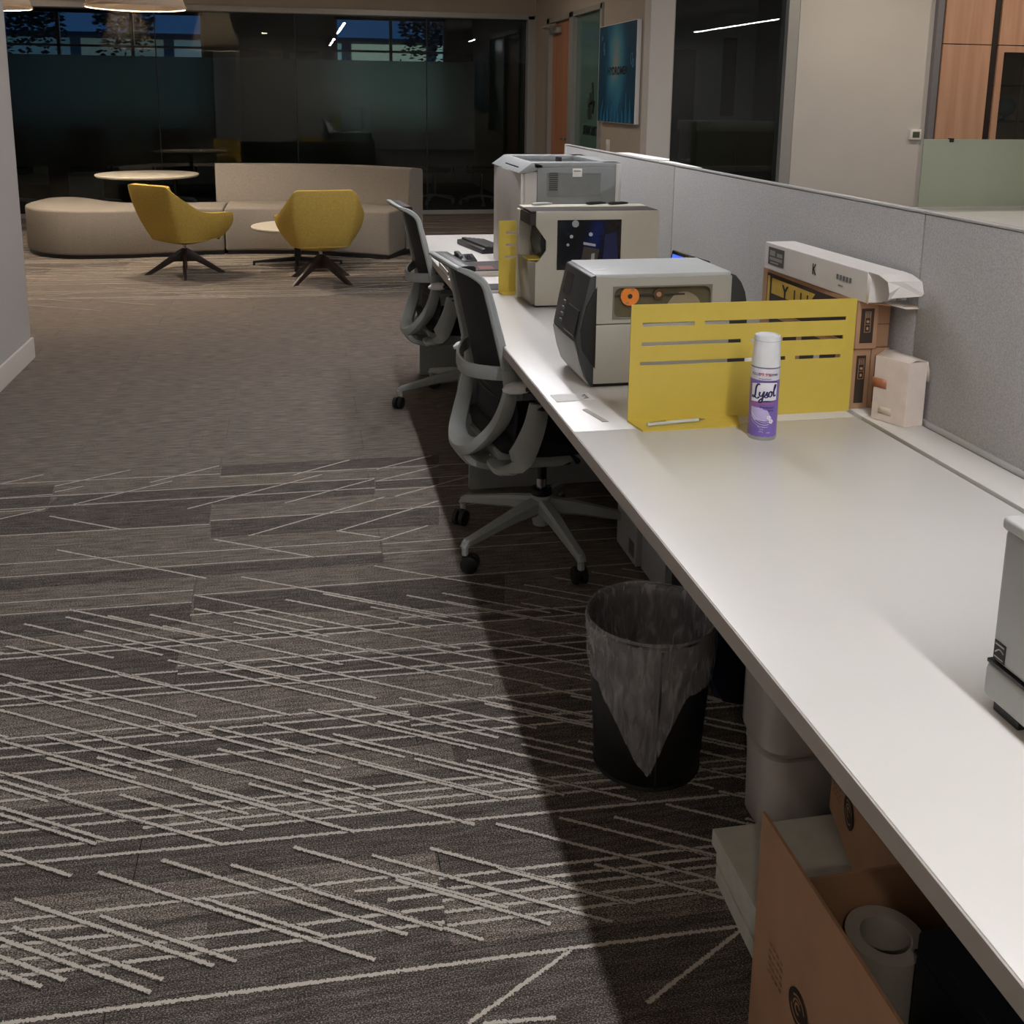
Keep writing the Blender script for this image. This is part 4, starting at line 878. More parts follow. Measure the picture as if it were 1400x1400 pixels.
for xx in (6.40, 6.62): MB().box(xx, YC+.02, .88, xx+.02, YC+.04, 1.95).build('shelf_upright', M_wood2, wc, smooth=False)
gl = thing('glass_award', 'round clear glass award on a shelf of the wooden display cabinet', 'award', (6.33, YC+.10, 1.292))
MB().lathe([(0, .04)]+[(.085*math.sin(a*PI/14), .125-.085*math.cos(a*PI/14)) for a in range(1, 14)]+[(0, .21)], 28).build('globe', mat('pale glass', (140, 150, 146), .08, .5, var=.3, scale=12), gl)
MB().lathe([(0, 0), (.05, 0), (.05, .015), (.02, .02), (.015, .05), (0, .05)], 20).build('foot', M_blackg, gl)
# ================================================================ task chairs
def catm(pts, n=5):
    P = [Vector(p) for p in pts]; out = []
    for i in range(len(P)-1):
        p0, p1, p2, p3 = P[max(i-1, 0)], P[i], P[i+1], P[min(i+2, len(P)-1)]
        for k in range(n):
            s = k/n; out.append(.5*((2*p1)+(p2-p0)*s+(2*p0-5*p1+4*p2-p3)*s*s+(3*p1-p0-3*p2+p3)*s**3))
    out.append(P[-1]); return out
def lerpl(L, n):
    r = []
    for i in range(n):
        s = i/(n-1)*(len(L)-1); k = min(int(s), len(L)-2); f = s-k
        r.append(tuple(a+(b_-a)*f for a, b_ in zip(L[k], L[k+1])))
    return r
def task_chair(loc, rz, star, label):
    c = thing('task_chair', label, 'chair', loc, rz, group='grey and black task chairs at the long desk')
    # five star base with casters
    MB().lathe([(0, .075), (.026, .075), (.030, .10), (.034, .14), (.034, .175), (.030, .18), (0, .18)], 24).build('base_hub', M_frame, c)
    MB().lathe([(0, .18), (.034, .18), (.034, .20), (.016, .203), (.016, .36), (0, .36)], 20).build('gas_column', M_blackg, c)
    MB().lathe([(.0165, .203), (.0168, .235), (.0165, .235)], 20).build('chrome_collar', M_chrome, c)
    for k in range(5):
        a = star+k*2*PI/5; ca, sa = math.cos(a), math.sin(a)
        lg = MB().at(0, 0, 0, rz=a).tube([(.02, 0, .142), (.12, 0, .130), (.24, 0, .105), (.305, 0, .092), (.318, 0, .078)], 0, 8, flat=[(.024, .030), (.021, .022), (.017, .016), (.015, .013), (.014, .008)]).tube([(.311, 0, .095), (.311, 0, .055)], .011, 8).build('base_leg', M_frame, c)
        b2 = a+.9+k*.7
        mb = MB()
        for sgn in (-1, 1):
            mb.at(.311*ca+.016*math.cos(b2), .311*sa+.016*math.sin(b2), .0285, rz=b2).lathe([(0, .003), (.020, .003), (.0275, .006), (.0275, .020), (.022, .023), (0, .023)] if sgn > 0 else [(0, -.003), (.020, -.003), (.0275, -.006), (.0275, -.020), (.022, -.023), (0, -.023)], 20, 0, 0, 'y')
        mb.at(.311*ca+.010*math.cos(b2), .311*sa+.010*math.sin(b2), .040, rz=b2).box(-.018, -.008, -.005, .012, .008, .018, .004)
        mb.build('caster', M_black, lg)
    # seat, mechanism
    rows = []
    for i in range(13):
        s = i/12; x = -.20+.46*s; hw = .225*(1-.18*abs(2*s-1)**4)-.02*(s > .9); z = .452+.012*(s-.5)**2*4-.03*max(0, s-.85)/.15
        rows.append([(x, hw*math.sin(t*PI/16), z-.018*(1-math.cos((t)*PI/16)**2)*0-.028*abs(math.sin(t*PI/16))**5) for t in range(-8, 9)])
    solidify(MB().grid(rows).build('seat', M_seat, c), .055, -1)
    MB().prism([(-.21, .40), (-.17, .32), (.02, .315), (.10, .34), (.18, .39), (.18, .402), (-.20, .402)], 'y', -.13, .13, .012).build('seat_pan', M_frame, c)
    MB().box(-.07, -.06, .29, .08, .06, .320, .008).build('mechanism', M_black, c)
    MB().tube([(.03, -.05, .375), (.03, -.19, .372), (.03, -.23, .368)], [.006, .006, .010], 8, ).build('lever', M_black, c)
    # back frame: two posts, one continuous outline over the top
    post = [(-.182, .60), (-.198, .68), (-.224, .79), (-.243, .87), (-.258, .92), (-.290, .948), (-.325, .962)]
    for sy in (-1, 1):
        P = catm([(x, sy*y_, z) for (x, z), y_ in zip(post, [.215, .212, .205, .197, .19, .178, .155])], 4)
        F = lerpl([(.012, .018), (.012, .015), (.011, .013), (.011, .012), (.010, .011), (.008, .011), (.006, .007)], len(P))
        MB().tube(P, 0, 8, flat=[(b_, a) for a, b_ in F], up=(0, sy, 0)).build('back_post', M_frame, c)
    P = catm([(-.322, -.160, .962), (-.338, -.11, .970), (-.342, 0, .973), (-.338, .11, .970), (-.322, .160, .962)], 6)
    MB().tube(P, 0, 8, flat=(.010, .006), up=(0, 0, 1)).build('top_rail', M_frame, c)
    # mesh
    rows = []
    for (x, z), y_ in zip([(-.175, .42), (-.168, .52)]+post, [.20, .208, .207, .204, .197, .189, .18, .168, .148]):
        rows.append([(x+.012-.030*(1-(k/6)**2)*(1 if z < .93 else .3), y_*k/6, z) for k in range(-6, 7)])
    solidify(MB().grid(rows).build('back_mesh', M_mesh, c), .006)
    mbr = MB()
    for k in range(7):
        z = .545+.020*k
        MB().tube([(-.166-.030*(1-(q/5)**2), .17*q/5, z+.012*(1-(q/5)**2)) for q in range(-5, 6)], .0042, 6).build('mesh_rib', M_black, c)
    MB().tube(catm([(-.30, -.15, .958), (-.315, 0, .966), (-.30, .15, .958)], 6), 0, 10, flat=(.030, .011)).build('head_pad', M_black, c)
    # crossband bulging behind
    P = catm([(-.185, -.205, .655), (-.215, -.18, .650), (-.258, -.09, .638), (-.27, 0, .632), (-.258, .09, .638), (-.215, .18, .650), (-.185, .205, .655)], 5)
    MB().tube(P, 0, 8, flat=(.007, .022), up=(0, 0, 1)).build('lumbar_band', M_frame, c)
    # U loop below
    P = catm([(-.196, -.213, .67), (-.182, -.210, .60), (-.205, -.186, .50), (-.248, -.115, .415), (-.268, -.04, .385), (-.268, .04, .385), (-.248, .115, .415), (-.205, .186, .50), (-.182, .210, .60), (-.196, .213, .67)], 5)
    F = lerpl([(.018, .018), (.021, .018), (.026, .018), (.030, .020), (.034, .022), (.034, .022), (.030, .020), (.026, .018), (.021, .018), (.018, .018)], len(P))
    upv = [Vector((1, 0, .35)).normalized()[:]]*len(P)
    MB().tube(P, 0, 10, flat=[(b_, a) for a, b_ in F], up=upv).build('lower_loop', M_frame, c)
    P = catm([(-.285, 0, .395), (-.262, 0, .345), (-.20, 0, .322), (-.12, 0, .318)], 5)
    MB().tube(P, 0, 10, flat=lerpl([(.055, .018), (.075, .018), (.085, .018), (.085, .018)], len(P)), up=(0, 0, 1)).build('spine_bracket', M_frame, c)
    # arms
    for sy in (-1, 1):
        P = catm([(-.18, sy*.10, .345), (-.18, sy*.20, .352), (-.165, sy*.262, .41), (-.13, sy*.275, .50), (-.115, sy*.276, .575)], 5)
        sp = MB().tube(P, 0, 10, flat=lerpl([(.040, .014), (.042, .016), (.040, .014), (.034, .013), (.030, .012)], len(P)), up=[(0, 0, 1) if i < 4 else (0, sy, 0) for i in range(len(P))] if False else [Vector((0, sy*(i/(len(P)-1)), 1-(i/(len(P)-1))*.98)).normalized()[:] for i in range(len(P))])
        sp.build('arm_support', M_frame, c)
        MB().tube([(-.115, sy*.276, .56), (-.110, sy*.275, .590), (-.12, sy*.272, .606), (-.17, sy*.268, .608)], 0, 8, flat=(.026, .014)).build('arm_bar', mat('dark arm bar', (70, 74, 74), .5), c)
        MB().tube([(.04, sy*.268, .628), (-.04, sy*.268, .630), (-.165, sy*.268, .628)], 0, 10, flat=[(.03, .010), (.042, .012), (.030, .012)]).build('arm_pad', mat('dark arm pad', (52, 54, 56), .5), c)
        MB().tube([(-.158, sy*.268, .627), (-.18, sy*.268, .627), (-.208, sy*.268, .625), (-.224, sy*.268, .622)], 0, 10, flat=[(.030, .014), (.030, .016), (.020, .013), (.006, .005)]).build('arm_cap', mat('pale arm cap', (236, 237, 235), .4), c)
    return c
task_chair((.742, 3.075, 0), math.radians(7), math.radians(64-7), 'near grey and black task chair, its pale arm cap showing beside the worktop')
task_chair((.742, 4.70, 0), math.radians(4), math.radians(185-4), 'far grey and black task chair with its back against the lounge')
# ================================================================ waste bin with liner
bn = thing('waste_bin', 'round black mesh waste bin with a clear plastic liner under the desk edge', 'bin', (.722, 1.945, 0))
MBn = mat('black wire mesh', (20, 20, 21), .5, .2)
m, t, b = nt('bin wire'); b.inputs['Base Color'].default_value = lin((16, 16, 17)); b.inputs['Roughness'].default_value = .5
M_bin = m
solidify(MB().lathe([(0, .004), (.112, .004), (.115, .01), (.137, .345)], 56).build('bin_wall', M_bin, bn), .003)
MB().lathe([(.1365, .343), (.1415, .345), (.1425, .352), (.1385, .356), (.1355, .350), (.1365, .343)], 56).build('rim', M_black, bn)
MB().lathe([(.115, .0), (.119, .004), (.117, .012), (.113, .01), (.115, 0)], 56).build('base_ring', M_black, bn)
MB().at(0, 0, 0, rz=math.radians(-100)).box(.1175, -.004, .01, .1195, .004, .012).tube([(.119, 0, .01), (.141, 0, .343)], .004, 6).build('seam', M_black, bn)
m, t, b = nt('clear liner'); t.nodes.remove(b); out = t.nodes['Material Output']
tr = N(t, 'ShaderNodeBsdfTransparent'); tr.inputs[0].default_value = (.93, .93, .94, 1); df = N(t, 'ShaderNodeBsdfDiffuse'); df.inputs[0].default_value = lin((225, 225, 228)); gls = N(t, 'ShaderNodeBsdfGlossy'); gls.inputs['Roughness'].default_value = .25
g = N(t, 'ShaderNodeTexCoord'); nz = N(t, 'ShaderNodeTexNoise'); mp = N(t, 'ShaderNodeMapping'); mp.inputs['Scale'].default_value = (14, 14, 3); t.links.new(g.outputs['Object'], mp.inputs[0]); t.links.new(mp.outputs[0], nz.inputs['Vector']); nz.inputs['Detail'].default_value = 5; nz.inputs['Distortion'].default_value = 1.2
mr = N(t, 'ShaderNodeMapRange'); mr.inputs['From Min'].default_value = .38; mr.inputs['From Max'].default_value = .72; mr.inputs['To Min'].default_value = .22; mr.inputs['To Max'].default_value = .55; t.links.new(nz.outputs['Fac'], mr.inputs[0])
m1 = N(t, 'ShaderNodeMixShader'); m1.inputs[0].default_value = .3; t.links.new(df.outputs[0], m1.inputs[1]); t.links.new(gls.outputs[0], m1.inputs[2])
m2 = N(t, 'ShaderNodeMixShader'); t.links.new(mr.outputs[0], m2.inputs[0]); t.links.new(tr.outputs[0], m2.inputs[1]); t.links.new(m1.outputs[0], m2.inputs[2]); t.links.new(m2.outputs[0], out.inputs[0])
bp_ = N(t, 'ShaderNodeBump'); bp_.inputs['Strength'].default_value = 1; bp_.inputs['Distance'].default_value = .01; t.links.new(nz.outputs['Fac'], bp_.inputs['Height']); t.links.new(bp_.outputs[0], gls.inputs['Normal'])
M_liner = m
R5 = random.Random(4); nn = 96; ph_ = [R5.uniform(0, 6.28) for _ in range(12)]
def wob(a, k0=0): return sum(math.sin(a*f+ph_[(i+k0) % 12])/f**.5 for i, f in enumerate((3, 5, 8, 13, 21, 31)))/3
# inside, over the rim, hanging outside with a ragged lower edge that comes to a point in front
rows = []
for v in range(9):   # inside going down
    s = v/8; rows.insert(0, [((.133-.016*s-.02*s*s)*math.cos(2*PI*k/nn)*(1+.035*s*wob(2*PI*k/nn)), (.133-.016*s-.02*s*s)*math.sin(2*PI*k/nn)*(1+.035*s*wob(2*PI*k/nn)), .352-.20*s) for k in range(nn)])
rows.append([(.142*math.cos(2*PI*k/nn), .142*math.sin(2*PI*k/nn), .359+.004*wob(2*PI*k/nn, 3)) for k in range(nn)])
af = math.atan2(-1.945, -.722)
def drop(a):
    d_ = math.atan2(math.sin(a-af), math.cos(a-af))
    return .125+.19*max(0, 1-abs(d_-.05)/(.95 if d_ < .05 else .6))+.02*wob(a, 5)
for v in range(1, 9):
    s = v/8; rr = []
    for k in range(nn):
        a = 2*PI*k/nn; z = .356-drop(a)*s; r0 = .115+(.137-.115)*z/.345
        r_ = r0+.0075+.0035*wob(a*1.0, v//3)+.002*math.sin(s*9+a*7)
        rr.append((r_*math.cos(a), r_*math.sin(a), z))
    rows.append(rr)
MB().grid(rows, close=True).build('plastic_liner', M_liner, bn, ang=60)
# gathered bunch at the left of the rim
rows = []
for v in range(7):
    s = v/6; rows.append([((.140+.012*math.sin(s*PI))*math.cos(af-1.15+.55*k/16)+.003*R5.uniform(-1, 1), (.140+.012*math.sin(s*PI))*math.sin(af-1.15+.55*k/16)+.003*R5.uniform(-1, 1), .352+.022*math.sin(s*PI)*(.6+.4*wob(k))-.045*s) for k in range(17)])
MB().grid(rows).build('liner_bunch', M_liner, bn, ang=60)
# ================================================================ under the desk
def carton_box(name, label, loc, rz, w_, d_, h, m, group=None, cat='box'):
    c = thing(name, label, cat, loc, rz, group)
    MB().box(0, 0, 0, w_, d_, h, .002).build('carton_body', m, c, smooth=False); return c
MGc = mat('grey white card', (178, 178, 176), .7)
c = carton_box('carton', 'white cardboard carton under the desk behind the bin, further back', (1.00, 2.86, .001), 0, .20, .20, .44, MGc)
MB().box(-.0008, .02, .02, .0008, .07, .07).build('side_label', M_inkg, c, smooth=False)
c = carton_box('carton', 'white cardboard carton with dark labels under the desk, just behind the bin', (1.015, 2.64, .001), 0, .20, .21, .46, mat('grey white card 2', (166, 168, 168), .7))
MB().box(-.0008, .02, .33, .0008, .08, .42).build('side_label', M_ink, c, smooth=False)
MB().box(-.0008, .13, .37, .0008, .18, .44).build('side_label', M_ink, c, smooth=False)
for k in range(3): MB().tube([(-.001, .03+.018*k, .26), (-.001, .045+.018*k, .30)], .0025, 5).build('care_mark', M_inkg, c)
c = carton_box('equipment_box', 'dark box standing under the desk beside the white cartons', (1.02, 2.38, .001), 0, .22, .22, .36, mat('dark box', (36, 36, 38), .6))
MB().box(-.001, .05, .2, .001, .17, .26).build('side_label', M_inkg, c, smooth=False)
# tall white plastic container: two stacked bins
for z0, hh, w0, lb in ((0.001, .185, .0, 'lower of two stacked white plastic containers under the desk'), (.187, .40, .010, 'upper of two stacked white plastic containers under the desk')):
    c = thing('plastic_container', lb, 'container', (.970, 1.700, z0))
    pts = []
    def rr(w_, d_, r):
        P = []
        for cx, cy, a0 in ((w_-r, d_-r, 0), (-w_+r, d_-r, PI/2), (-w_+r, -d_+r, PI), (w_-r, -d_+r, 1.5*PI)):
            P += [(cx+r*math.cos(a0+k*PI/10), cy+r*math.sin(a0+k*PI/10)) for k in range(6)]
        return P
    MPc = mat('milky plastic', (196, 190, 184), .4, var=.02)
    rows = [[(x, y, z) for x, y in rr(a, b_, .045)] for a, b_, z in ((.095+w0, .052+w0, 0), (.108+w0, .066+w0, .02), (.110+w0, .068+w0, hh*.75), (.112+w0, .070+w0, hh-.004))]
    MB().grid(rows, close=True).prism(rr(.095+w0, .052+w0, .045), 'z', 0, .003).build('tub', MPc, c)
    MB().prism(rr(.113+w0, .071+w0, .045), 'z', hh-.006, hh).build('lid', MPc, c)
c = thing('plastic_bag', 'dark blue plastic bag hanging under the desk behind the bin', 'bag', (1.02, 2.14, .001))
rows = []
for i in range(9):
    s = i/8; r_ = .10*math.sin(PI*(.12+.80*s))+.012; rows.append([(r_*math.cos(2*PI*k/20)*(1+.14*math.sin(k*2.1+i)), r_*.8*math.sin(2*PI*k/20)*(1+.14*math.cos(k*1.7+i*.8)), .40*s) for k in range(20)])
MB().grid(rows, close=True).prism([(.04*math.cos(2*PI*k/12), .035*math.sin(2*PI*k/12)) for k in range(12)], 'z', 0, .002).build('bag_body', mat('navy film', (22, 34, 62), .35), c)
MB().tube([(0, -.02, .39), (0, -.03, .45), (0, .03, .45), (0, .02, .39)], .006, 6).build('handle', mat('navy film', (22, 34, 62), .35), c)
# boards
for k in range(3):
    o = MB().box(0, 0, 0, .40, .365, .032, .0012).build('foam_board', mat('board white', (206, 206, 194), .6), None, smooth=False)
    o.location = (.716+.005*(k % 2), 1.205+.003*k, .001+.038*k); o.rotation_euler = (0, 0, .012*(k-1)-.03)
    tag(o, ['bottom board of the three flat white boards on the carpet', 'middle board of the three flat white boards on the carpet', 'top board of the three flat white boards beside the open carton'][k], 'board', 'flat boards under the desk')
# back box with round emblem
def emblem(c, M, r):
    mb = MB(); ME_ = mat('carton print', (48, 36, 30), .7)
    n = 28; t_ = bmesh.new()
    def addp(fn, name, m):
        me = bpy.data.meshes.new(name); fn.to_mesh(me); fn.free(); me.transform(TM(c).inverted() @ M); me.materials.append(m)
        o = bpy.data.objects.new(name, me); COL.objects.link(o); o.parent = c; return o
    vs_ = [t_.verts.new((r*math.cos(2*PI*k/n), r*math.sin(2*PI*k/n), .0006)) for k in range(n)]; t_.faces.new(vs_); addp(t_, 'round_emblem', ME_)
    t2 = bmesh.new()
    for (r0, r1, a0, a1) in ((.62, .72, .3, 2.4), (.62, .72, 3.4, 5.6), (.2, .32, .5, 5.2), (.42, .5, 1.2, 3.2)):
        A = [t2.verts.new((r*r0*math.cos(a0+(a1-a0)*k/10), r*r0*math.sin(a0+(a1-a0)*k/10), .0010)) for k in range(11)]
        Bv = [t2.verts.new((r*r1*math.cos(a0+(a1-a0)*k/10), r*r1*math.sin(a0+(a1-a0)*k/10), .0010)) for k in range(11)]
        for k in range(10): t2.faces.new((A[k], A[k+1], Bv[k+1], Bv[k]))
    addp(t2, 'emblem_lines', M_card)
    t3 = bmesh.new()
    for i in range(4):
        for j in range(5):
            x, y = -r*2.1-r*.42*i, r*.9-r*.42*j
            q = [t3.verts.new(p) for p in ((x, y, .0006), (x+r*.28, y, .0006), (x+r*.28, y-r*.10, .0006), (x, y-r*.10, .0006))]; t3.faces.new(q)
    addp(t3, 'printed_notes', mat('faint carton print', (128, 94, 72), .8))['kind'] = 'stuff'
c = carton_box('carton', 'brown carton with round dark emblem under the desk behind the white boards', (.965, 1.16, .12), 0, .30, .46, .26, M_card)
c.location.z = .12
c.location = (.866, 1.215, .1155); c.rotation_euler = (0, 0, -.26)
for ch in list(bpy.data.objects):
    if ch.parent == c: bpy.data.objects.remove(ch)
MB().box(0, 0, 0, .25, .38, .30, .002).build('carton_body', M_card, c, smooth=False)
emblem(c, TM(c) @ face_m((-.0012, .255, .085), (0, -1, 0), (0, 0, 1)), .030)
# open carton in front
oc = thing('open_carton', 'large open brown carton with round dark emblem at the bottom of the picture', 'box', (.66, .72, .001))
T_ = .005; Wd, Dp, Hh = .335, .44, .36
MB().box(0, 0, 0, Wd, Dp, T_).build('carton_bottom', M_card, oc, smooth=False)
MB().box(0, 0, 0, T_, .545, Hh+.03).build('side_wall', M_card, oc, smooth=False)
MB().box(Wd-T_, 0, 0, Wd, Dp, Hh).build('side_wall', M_card, oc, smooth=False)
MB().box(T_, Dp-T_, 0, Wd-T_, Dp, Hh).build('end_wall', M_card, oc, smooth=False)
MB().box(T_, 0, 0, Wd-T_, T_, Hh).build('end_wall', M_card, oc, smooth=False)
emblem(oc, face_m((.659, 1.118, .185), (0, -1, 0), (0, 0, 1)), .028)
rl = thing('tape_roll', 'white ring shaped roll lying inside the open brown carton', 'roll', (.772, 1.098, .007))
MB().lathe([(.034, 0), (.054, 0), (.054, .30), (.034, .30), (.034, 0)], 40).build('roll_body', mat('roll white', (190, 184, 176), .6), rl)
db = thing('equipment_box', 'dark blue plastic case standing in the open carton at the bottom right', 'box', (.775, .74, .007))
MB().box(0, 0, 0, .205, .295, .365, .006).build('case_body', mat('dark blue plastic', (22, 28, 38), .5), db)
MB().box(-.001, -.001, .33, .206, .296, .334).build('lid_line', M_black, db, smooth=False)
# ================================================================ lounge
def lounge_chair(loc, rz, legrot, label):
    c = thing('lounge_chair', label, 'chair', loc, rz, group='mustard swivel lounge chairs')
    top = [(-.345, 0, .742), (-.342, .12, .742), (-.335, .215, .738), (-.305, .252, .700), (-.20, .298, .615), (-.10, .332, .545), (.0, .345, .522), (.14, .342, .515), (.225, .330, .508), (.255, .30, .49)]
    bot = [(-.20, 0, .300), (-.195, .09, .298), (-.18, .16, .296), (-.15, .195, .295), (-.09, .215, .292), (-.03, .228, .292), (.05, .235, .296), (.13, .238, .305), (.20, .238, .318), (.235, .23, .332)]
    T2 = catm(top, 3); B2 = catm(bot, 3)
    T2 = [Vector((p.x, -p.y, p.z)) for p in T2[::-1]][:-1]+T2; B2 = [Vector((p.x, -p.y, p.z)) for p in B2[::-1]][:-1]+B2
    rows = []
    for v in range(9):
        s = v/8; r = []
        for tq, bq in zip(T2, B2):
            p = bq.lerp(tq, s); o = Vector((p.x-.02, p.y, 0)); o = o.normalized() if o.length > 1e-5 else Vector()
            r.append(p+o*.026*math.sin(PI*s)**.8)
        rows.append(r)
    sh = MB().grid(rows).build('shell', M_yfab, c, ang=80); solidify(sh, .042, 1 if False else -1)
    bevelmod(sh, .014, 3)
    loop = [(p.x, p.y) for p in B2]
    # underside
    rows = [[Vector((.0+(p.x-.0)*k, p.y*k, p.z*1.0-.030*(1-k**2)-(p.z-.275)*(1-k))) for p in B2+[]] for k in (1.0, .8, .5, .2, .02)]
    solidify(MB().grid(rows, close=True).build('shell_base', M_yfab, c, ang=80), .01)
    mb = MB(); rr_ = []
    for i in range(9):
        s = i/8; x = -.19+.43*s; rr_.append([(x, (.225+.03*s)*math.sin(t*PI/12), .43-.02*math.cos(s*PI)*0-.035*abs(math.sin(t*PI/12))**6-.02*(s > .9)) for t in range(-6, 7)])
    solidify(MB().grid(rr_).build('seat_cushion', M_yfab, c, ang=60), .13, -1)
    MB().lathe([(0, .20), (.014, .20), (.014, .262), (0, .262)], 16).build('stem', M_chrome, c)
    MB().lathe([(0, .185), (.024, .185), (.026, .205), (.020, .213), (0, .213)], 20).build('collar', M_black, c)
    for k in range(4):
        a = legrot+k*PI/2
        MB().at(0, 0, 0, rz=a).prism([(.0, .212), (.020, .212), (.055, .192), (.325, .0), (.272, 0), (.085, .105), (.0, .105)], 'y', -.014, .014, .003).build('leg', M_dwood, c)
    return c
lounge_chair((-.945, 8.62, 0), math.radians(46), math.radians(-85-46), 'mustard lounge chair at the left, turned to the right, before the bench')
lounge_chair((.138, 8.15, 0), math.radians(96), math.radians(45-96), 'mustard lounge chair seen from behind, right of the low round table')
# low round table
def round_table(loc, R, z, label, legs, rl_, mtop):
    c = thing('round_table', label, 'table', loc, 0)
    MB().lathe([(0, z-.026), (R-.014, z-.026), (R, z-.012), (R, z-.004), (R-.004, z), (0, z)], 64).build('table_top', mtop, c)
    MB().lathe([(0, .04), (.03, .04), (.028, .08), (.026, z-.03), (.06, z-.026), (0, z-.026)], 24).build('column', M_black, c)
    for k in range(4):
        MB().at(0, 0, 0, rz=legs+k*PI/2).prism([(0, .035), (.0, .075), (.04, .072), (rl_, .038), (rl_, .004), (rl_-.02, .004), (rl_-.02, .022)], 'y', -.016, .016, .002).cyl(rl_-.012, 0, 0, .006, .014, 12).build('leg', M_black, c)
    return c
M_tt = mat('cream table top', (216, 208, 190), .4, var=.01)
round_table((-.045, 8.98, 0), .385, .345, 'low round white table on black legs behind the mustard chair', math.radians(-92), .38, M_tt)
round_table((-1.475, 10.62, 0), .485, .668, 'tall round white table behind the curved bench', math.radians(35), .36, M_tt)
# sofa
def smooth_poly(P, n=5): return [(p.x, p.y) for p in catm([(a, b_, 0) for a, b_ in P], n)]
sf = thing('sofa_bench', 'backless curved taupe sofa bench at the left of the lounge', 'sofa', (0, 0, 0))
front = smooth_poly([(-2.50, 10.30), (-2.47, 10.02), (-2.28, 9.68), (-1.95, 9.50), (-1.45, 9.50), (-1.0, 9.60), (-.70, 9.635)])
back = smooth_poly([(-.70, 10.22), (-1.05, 10.17), (-1.45, 10.14), (-1.75, 10.30), (-2.0, 10.62), (-2.2, 10.80), (-2.42, 10.74), (-2.50, 10.30)])[:-1]
o = MB().prism(front+back, 'z', .035, .43, .022, 3).build('seat_body', M_sofa, sf, ang=50)
MB().prism([(x*.985-.02, 10.05+(y-10.05)*.95) for x, y in front+back], 'z', 0, .036).build('plinth', M_black, sf, smooth=False)
s2 = thing('sofa', 'curved taupe sofa with a low back at the middle of the lounge', 'sofa', (0, 0, 0))
front = smooth_poly([(-.692, 9.635), (-.40, 9.63), (-.05, 9.55), (.35, 9.37), (.76, 9.135)])
inner = smooth_poly([(-.80, 10.26), (-.45, 10.27), (0, 10.20), (.45, 10.02), (.80, 9.76), (.96, 9.56)])
outer = smooth_poly([(-.82, 10.42), (-.42, 10.43), (.05, 10.36), (.52, 10.17), (.92, 9.86), (1.12, 9.62)])
MB().prism(front+[(.93, 9.50)]+[(x, y+.05) for x, y in inner[::-1] if x > -.69]+[(-.692, 10.31)], 'z', .035, .43, .022, 3).build('seat_body', M_sofa, s2, ang=50)
bk_ = MB(); rows = []
n_ = len(inner)
for k in range(n_):
    (xi, yi), (xo, yo) = inner[k], outer[k]
    lean = .035
    rows.append([(xi+(xo-xi)*0, yi, .035), (xi, yi, .30), (xi+(xo-xi)*.22, yi+(yo-yi)*.22, .765), (xi+(xo-xi)*.35, yi+(yo-yi)*.35, .785), (xo-(xo-xi)*.1, yo-(yo-yi)*.1, .785), (xo, yo, .765), (xo, yo, .035)])
bk_.grid(rows, close=True)
t = bmesh.new(); [t.verts.new(p) for p in rows[0]]; t.faces.new(t.verts[:]); bk_._add(t)
t = bmesh.new(); [t.verts.new(p) for p in rows[-1]]; t.faces.new(t.verts[:]); bk_._add(t)
o = bk_.build('backrest', M_sofa, s2, ang=60)
MB().prism([(x*.97, y+.02) for x, y in front]+[(1.05, 9.62), (.88, 9.82), (.45, 10.12), (-.42, 10.36), (-.68, 10.36)], 'z', 0, .036).build('plinth', M_black, s2, smooth=False)
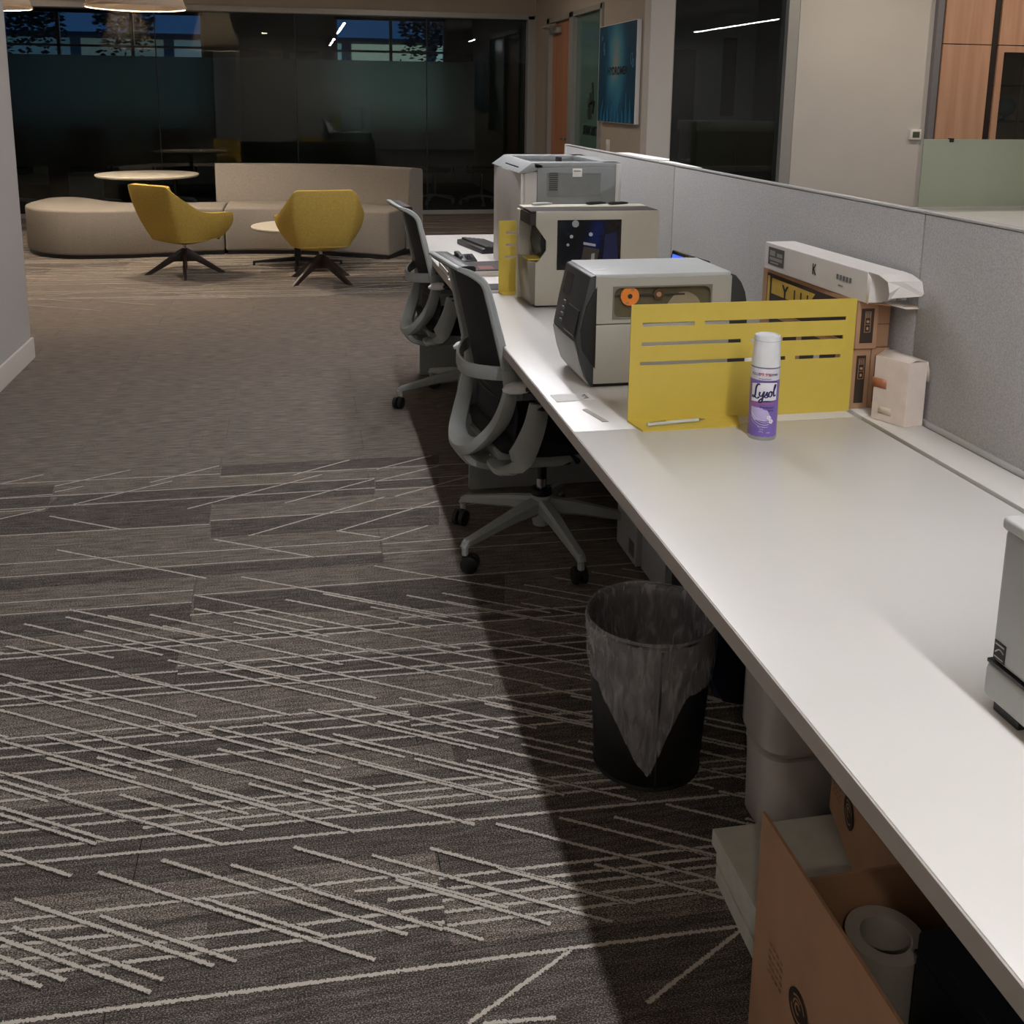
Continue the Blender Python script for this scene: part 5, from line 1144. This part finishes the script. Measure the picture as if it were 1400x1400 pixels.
# ================================================================ conference room furniture behind the glass
def conf_chair(x, y, rz, label):
    c = thing('conference_chair', label, 'chair', (x, y, 0), rz, group='black conference chairs behind the frosted glass')
    MB().box(-.24, -.23, .43, .24, .23, .50, .03).build('seat', M_black, c)
    solidify(MB().grid([[(-.21+.03*abs(k)/4, .055*k, z) for k in range(-4, 5)] for z in (.50, .7, .9, 1.06)]).build('backrest', M_black, c), .03)
    MB().cyl(0, 0, .09, .43, .025).build('gas_column', M_chrome, c)
    for k in range(5):
        a = k*2*PI/5+.3
        MB().tube([(0, 0, .12), (.28*math.cos(a), .28*math.sin(a), .085), (.31*math.cos(a), .31*math.sin(a), .06)], [.020, .012, .010], 6).build('base_leg', M_silver, c)
        MB().at(.31*math.cos(a), .31*math.sin(a), .028).lathe([(0, -.018), (.027, -.018), (.027, .018), (0, .018)], 12, 0, 0, 'y').build('caster', M_silver, c)
    for s_ in (-1, 1): MB().tube([(-.15, .26*s_, .44), (-.1, .27*s_, .64), (.14, .27*s_, .66), (.16, .27*s_, .64)], .014, 6).build('armrest', M_black, c)
    return c
names = ['conference chair at the far left behind the glass, beside the grey wall', 'second conference chair from the left behind the glass', 'conference chair behind the glass just left of the tall round table', 'conference chair behind the glass at the right side of the tall round table', 'conference chair behind the glass over the left part of the sofa', 'conference chair behind the glass over the middle of the sofa', 'conference chair behind the glass over the right part of the sofa', 'conference chair behind the clear strip right of the sofa']
c0 = conf_chair(-3.55, 13.9, math.radians(95), names[0])
for i, xx in enumerate((-2.55, -1.60, -.60, .42, 1.12, 1.80, 2.42)): dup(c0, (xx, 13.85+.1*(i % 3), 0), math.radians(90+(-12, 8, -5, 10, 0, -9, 14)[i]), names[i+1])
ct = thing('conference_table', 'long pale conference table behind the frosted glass', 'table', (-.6, 14.95, 0))
MB().box(-3.4, -.62, .70, 3.0, .62, .74, .006).build('table_top', mat('table laminate', (150, 146, 140), .4), ct)
for xx in (-2.4, 0, 2.0): MB().box(xx-.3, -.25, 0, xx+.3, .25, .70, .004).build('pedestal', mat('pedestal grey', (110, 110, 108), .5), ct)
b_ = MB().box(-.17, -.16, 0, .17, .16, .46, .006).build('bin_body', mat('grey bin', (128, 130, 126), .5)); bt = thing('recycling_bin', 'grey bin on the conference room floor seen below the frosted film', 'bin', (-2.55, 13.25, 0)); b_.parent = bt
MB().box(-.175, -.165, .46, .175, .165, .49, .006).box(-.1, -.05, .49, .1, .05, .493).build('bin_lid', M_inkg, bt)
